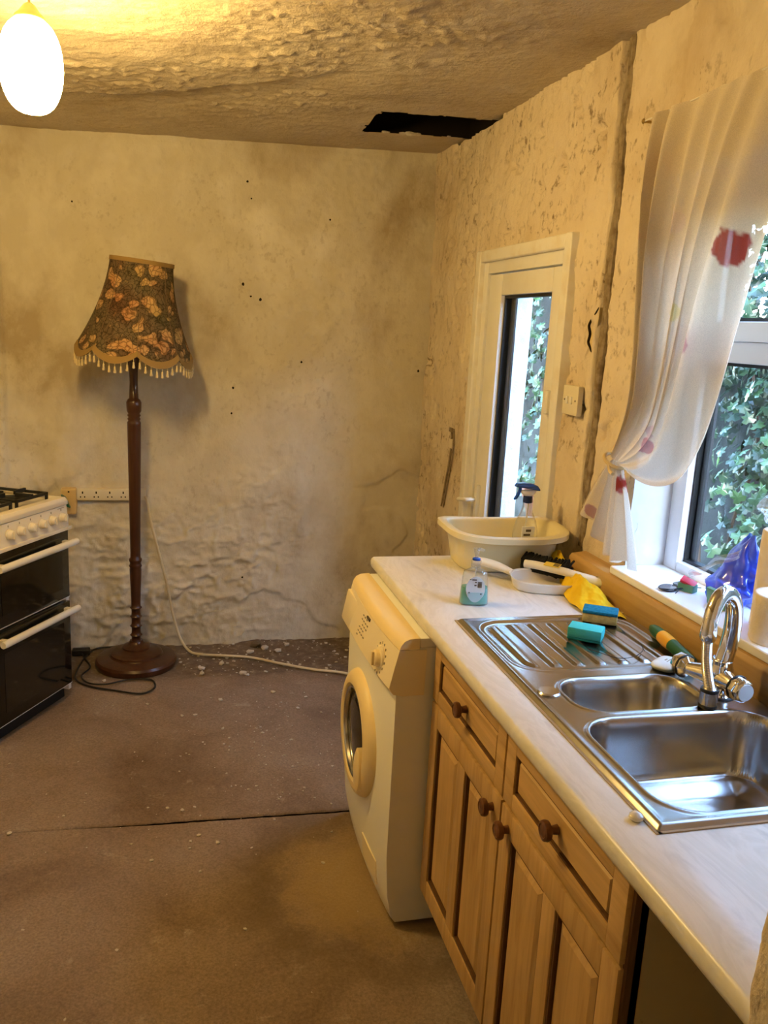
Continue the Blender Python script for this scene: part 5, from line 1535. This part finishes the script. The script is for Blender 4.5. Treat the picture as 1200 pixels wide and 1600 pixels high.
# tool handle
th = thing('tool_handle', 'dark green tool handle with an orange-yellow band behind the sink', 'tool', (1.205, 1.83, 0.921), 0)
d = (Vector((1.176, 1.612, 0.937)) - Vector((1.212, 1.845, 0.937)))
def seg(t0, t1, rs, mat, nm):
    mb = MB(); n = len(rs)
    mb.tube([tuple(Vector((1.212, 1.845, 0.937)) + d * (t0 + (t1 - t0) * i / (n - 1))) for i in range(n)], rs, 16)
    return mb.build(nm, mat, th, (1.205, 1.83, 0.921), smooth=True)
seg(0.0, 0.30, [0.006, 0.012, 0.0145, 0.0155, 0.016, 0.016], 'tool_green', 'grip_end')
seg(0.30, 0.56, [0.0165, 0.0175, 0.0175, 0.0165], 'tool_yellow', 'grip_band')
seg(0.56, 1.0, [0.0165, 0.016, 0.0155, 0.0145, 0.0135], 'tool_green', 'grip')
# small hair-thin wire on the drainer and glassy bead at the sink corner
mb = MB(); mb.tube(catmull([(0.985, 1.755, 0.9225), (0.999, 1.735, 0.9225), (1.03, 1.690, 0.9225), (1.074, 1.691, 0.923), (1.118, 1.725, 0.923), (1.124, 1.742, 0.93), (1.122, 1.722, 0.9225)], 6), 0.0009, 6)
tag(mb.build('loose_wire', 'cable_black', None, smooth=True), 'thin dark bent wire lying on the drainer by the turquoise sponge', 'wire')
mb = MB(); mb.lathe([(0.008, 0), (0.012, 0.004), (0.0115, 0.009), (0.007, 0.013), (0, 0.0145)], (0.722, 1.075, WZ), 14)
tag(mb.build('sealant_blob', 'glass_bead', None, smooth=True), 'small glassy sealant blob at the near front corner of the sink', 'sealant')

# ================================================================== THINGS ON THE WINDOW SILL
SLZ = 1.015
def roll(name, label, c, r, h, core, lean=0.0):
    t = thing(name, label, 'paper roll', (*c, SLZ))
    mb = MB()
    n = 48
    def rg(rad, z, j=0.0):
        return [((rad + j * 0.004 * (vnoise(np.array([k * 0.5]), np.array([z * 60]), 9)[0] - 0.5)) * math.cos(2 * PI * k / n), (rad + j * 0.004 * (vnoise(np.array([k * 0.5 + 7]), np.array([z * 60]), 9)[0] - 0.5)) * math.sin(2 * PI * k / n), z) for k in range(n)]
    mb.rings([rg(core, 0.001), rg(r - 0.003, 0.0), rg(r, 0.004, 1)] + [rg(r, h * q, 1) for q in (0.2, 0.4, 0.6, 0.8)] + [rg(r, h - 0.003, 1), rg(r - 0.003, h), rg(core + 0.002, h), rg(core, h - 0.002), rg(core, 0.001)], True, False, False)
    mb.build('paper', 'roll_paper', t, smooth=True, sharp=1.0)
    mb = MB(); mb.lathe([(core - 0.0005, 0.001), (core - 0.0005, h - 0.001), (core - 0.0025, h - 0.001), (core - 0.0025, 0.001)], (0, 0, 0), 28, 'z', False, False); mb.build('core', 'roll_core', t, smooth=True)
    return t
roll('toilet_roll', 'cream toilet roll standing on the sill behind the tap', (1.318, 1.525), 0.055, 0.112, 0.020)
kr = roll('kitchen_roll', 'taller cream paper roll against the window behind the toilet roll', (1.372, 1.607), 0.047, 0.235, 0.018)
# crumpled clear wrapper on the taller roll
def wrap(U, V):
    a = 2 * PI * U
    r = 0.022 + 0.034 * np.sin(PI * np.clip(V, 0, 1)) + 0.022 * (fbm(U * 9, V * 7, 3, 151) - 0.5)
    return 1.372 - 0.005 + r * np.cos(a) * 0.8, 1.615 + 0.02 * V + r * np.sin(a), 1.252 + 0.075 * V + 0.010 * fbm(U * 8, V * 4, 2, 153)
w = grid_mesh('plastic_wrapper', np.linspace(0, 1, 50), np.linspace(0, 1, 22), wrap, 'clear_plastic', smooth=False)
tag(w, 'crumpled clear plastic wrapper on top of the taller paper roll', 'wrapper')
# blue plastic packet
bp = thing('blue_packet', 'crumpled translucent blue plastic packet on the sill by the glass', 'packet', (1.385, 1.80, SLZ))
bpo = (1.385, 1.80, SLZ)
def bag(U, V):
    # V up the bag, U round it
    a = 2 * PI * U
    cx = 1.385 + 0.012 * V; cy = 1.800 - 0.055 * V
    ry = np.interp(V, [0, 0.1, 0.35, 0.6, 0.85, 1.0], [0.055, 0.070, 0.075, 0.058, 0.034, 0.016])
    rx = np.interp(V, [0, 0.1, 0.35, 0.6, 0.85, 1.0], [0.030, 0.036, 0.034, 0.024, 0.014, 0.004])
    cr = 1 + 0.5 * (vnoise(U * 11 + 1, V * 8, 157) - 0.5) + 0.30 * (np.abs(np.sin(3 * a + 5 * V)) - 0.5) + 0.25 * (np.abs(vnoise(U * 20, V * 14, 159) - 0.5) - 0.25)
    x = np.clip(cx + rx * np.cos(a) * cr, 1.28, 1.4225)
    return x, cy + ry * np.sin(a) * cr, SLZ + 0.001 + 0.185 * V + 0.008 * np.sin(2 * a) * V
grid_mesh('bag', np.linspace(0, 1, 44), np.linspace(0, 1, 26), bag, 'blue_plastic', parent=bp, off=bpo, smooth=False)
mb = MB(); mb.box(-0.006, 0.006, -0.040, 0.030, 0.0, 0.045); o = mb.build('green_pack', 'card_green', bp, bevel=0.002); o.location = (-0.046, -0.035, 0.001); o.rotation_euler = (0, -0.2, 0.1)
mb = MB(); mb.box(-0.010, 0.010, -0.020, 0.020, 0.0, 0.010); o = mb.build('red_label', 'card_red', bp, bevel=0.001); o.location = (-0.045, 0.095, 0.022); o.rotation_euler = (0.35, -0.5, 0.5)
mb = MB(); mb.box(-0.014, 0.012, -0.022, 0.022, 0.0, 0.020); o = mb.build('card_corner', 'card_green', bp, bevel=0.001); o.location = (-0.045, 0.095, 0.001); o.rotation_euler = (0, 0, 0.5)
def strap(U, V):
    return 1.345 - 0.012 * np.sin(PI * V) + 0.004 * np.sin(9 * V + 5 * U), 1.905 - 0.19 * V + 0.0 * U, 1.045 + 0.115 * V ** 1.1 + 0.022 * U + 0.004 * np.sin(12 * V)
grid_mesh('clear_flap', np.linspace(0, 1, 8), np.linspace(0, 1, 30), strap, 'clear_plastic', parent=bp, off=bpo, smooth=False)
# tinted spectacles on the sill
gs = thing('folded_spectacles', 'grey tinted spectacles lying flat on the white sill', 'spectacles', (1.325, 1.925, SLZ), math.radians(20))
for sx, rot in ((-0.034, 0.2), (0.034, -0.2)):
    mb = MB(); mb.rings([sup(0, 0, 0.030, 0.020, z, 24, 2.3) for z in (0.004, 0.006)]); o = mb.build('lens', 'tint_plastic', gs); o.location = (sx, 0, 0.0); o.rotation_euler = (0.06, 0, rot)
    mb = MB(); rr = sup(0, 0, 0.031, 0.021, 0.005, 24, 2.3); mb.tube(rr + rr[:1], 0.0016, 6, False); r_ = mb.build('lens_rim', 'gasket', gs, smooth=True); r_.location = (sx, 0, 0.0); r_.rotation_euler = (0.06, 0, rot)
    mb = MB(); mb.tube(catmull([(sx * 1.9, 0.004, 0.005), (sx * 1.2, -0.022, 0.008), (-sx * 0.6, -0.030, 0.008), (-sx * 1.6, -0.040, 0.004)], 6), 0.0014, 6); mb.build('temple_arm', 'gasket', gs, smooth=True)
mb = MB(); mb.tube(catmull([(-0.008, 0.004, 0.006), (0, 0.009, 0.007), (0.008, 0.004, 0.006)], 4), 0.0016, 6); mb.build('bridge', 'gasket', gs, smooth=True)

# ================================================================== RUBBLE ON THE FLOOR
def chunk(name, s, seed, mat):
    r = random.Random(seed)
    bm = bmesh.new()
    bmesh.ops.create_icosphere(bm, subdivisions=1, radius=1.0)
    for v in bm.verts:
        k = 0.65 + 0.6 * r.random()
        v.co = Vector((v.co.x * k * s, v.co.y * k * s * 0.8, v.co.z * k * s * 0.5))
    me = bpy.data.meshes.new(name)
    bm.to_mesh(me); bm.free()
    me.materials.append(MATS[mat])
    return me
CM = [chunk('plaster_crumb', 1.0, k, 'rubble') for k in range(5)]
CD = chunk('plaster_crumb', 1.0, 9, 'rubble_dark')
def fz(x, y): return float(floor_rel(np.array([x]), np.array([y]))[0])
big = [(0.146, 3.939, .020), (0.147, 3.877, .018), (0.344, 3.868, .022), (0.051, 3.434, .010), (0.105, 3.433, .012), (0.22, 3.566, .014), (-0.294, 3.841, .012), (-0.097, 3.568, .009), (0.213, 3.293, .009), (0.371, 3.23, .009), (0.21, 3.159, .008),
       (0.48, 3.158, .009), (-0.504, 2.653, .011), (-0.122, 2.533, .006), (0.065, 2.516, .007), (0.09, 2.545, .009), (0.149, 2.495, .009), (-0.056, 2.434, .008), (0.469, 2.335, .008), (0.255, 2.45, .006),
       (-0.008, 2.725, .008), (0.041, 2.705, .009), (0.082, 2.719, .007), (0.25, 4.0, .022), (0.40, 4.12, .024), (0.48, 4.17, .028), (0.54, 4.13, .022), (0.60, 4.19, .020), (0.36, 3.83, .014), (0.55, 3.44, .011), (0.60, 3.55, .010), (0.46, 3.62, .013)]
for k, (x, y, s) in enumerate(big):
    o = bpy.data.objects.new('plaster_crumb', CM[k % 5]); COL.objects.link(o)
    o.location = (x, y, fz(x, y) + s * 0.36); o.scale = (s, s, s); o.rotation_euler = (0, 0, k * 1.7)
    if y > 3.75: tag(o, 'pale broken plaster lump along the foot of the back wall', 'plaster crumb', 'plaster lumps along the back wall')
    elif y > 2.66: tag(o, 'small white plaster crumb on the floor beyond the floor joint', 'plaster crumb', 'plaster crumbs beyond the floor joint')
    else: tag(o, 'small plaster crumb on the floor on the near side of the joint', 'plaster crumb', 'plaster crumbs this side of the joint')
o = bpy.data.objects.new('rubble_lump', CD); COL.objects.link(o); o.location = (0.44, 4.19, fz(0.44, 4.19) + 0.018); o.scale = (0.035, 0.03, 0.04)
tag(o, 'dark lump of rubble in the broken floor edge at the back wall', 'rubble')
mb = MB()
dm = [np.array([v.co[:] for v in me.vertices]) for me in CM]; df = [[tuple(p.vertices) for p in me.polygons] for me in CM]
r2 = random.Random(21)
for k in range(520):
    t = r2.random()
    if t < 0.40: x, y = r2.gauss(0.42, 0.17), r2.gauss(3.1, 0.33)
    elif t < 0.72: x, y = r2.uniform(0.0, 1.2), r2.uniform(3.85, 4.25)
    else: x, y = r2.uniform(-0.6, 1.2), r2.uniform(1.2, 4.0)
    if y < 2.55 and r2.random() < 0.7: continue
    if (x < -0.36 and y > 3.15) or math.hypot(x + 0.158, y - 4.035) < 0.205 or y > 4.26 or (x > 0.55 and y < 2.62) or x > 1.25: continue
    s = 0.0020 + 0.0048 * r2.random() ** 2.5
    if y > 3.85: s *= 1.8
    i = k % 5; c, sn = math.cos(k), math.sin(k)
    z = fz(x, y) + s * 0.35
    mb.add([(x + s * (p[0] * c - p[1] * sn), y + s * (p[0] * sn + p[1] * c), z + s * p[2]) for p in dm[i]], df[i])
tag(mb.build('plaster_dust', 'rubble', None, recalc=False), 'fine white plaster bits strewn over the far floor', 'plaster dust', None, 'stuff')
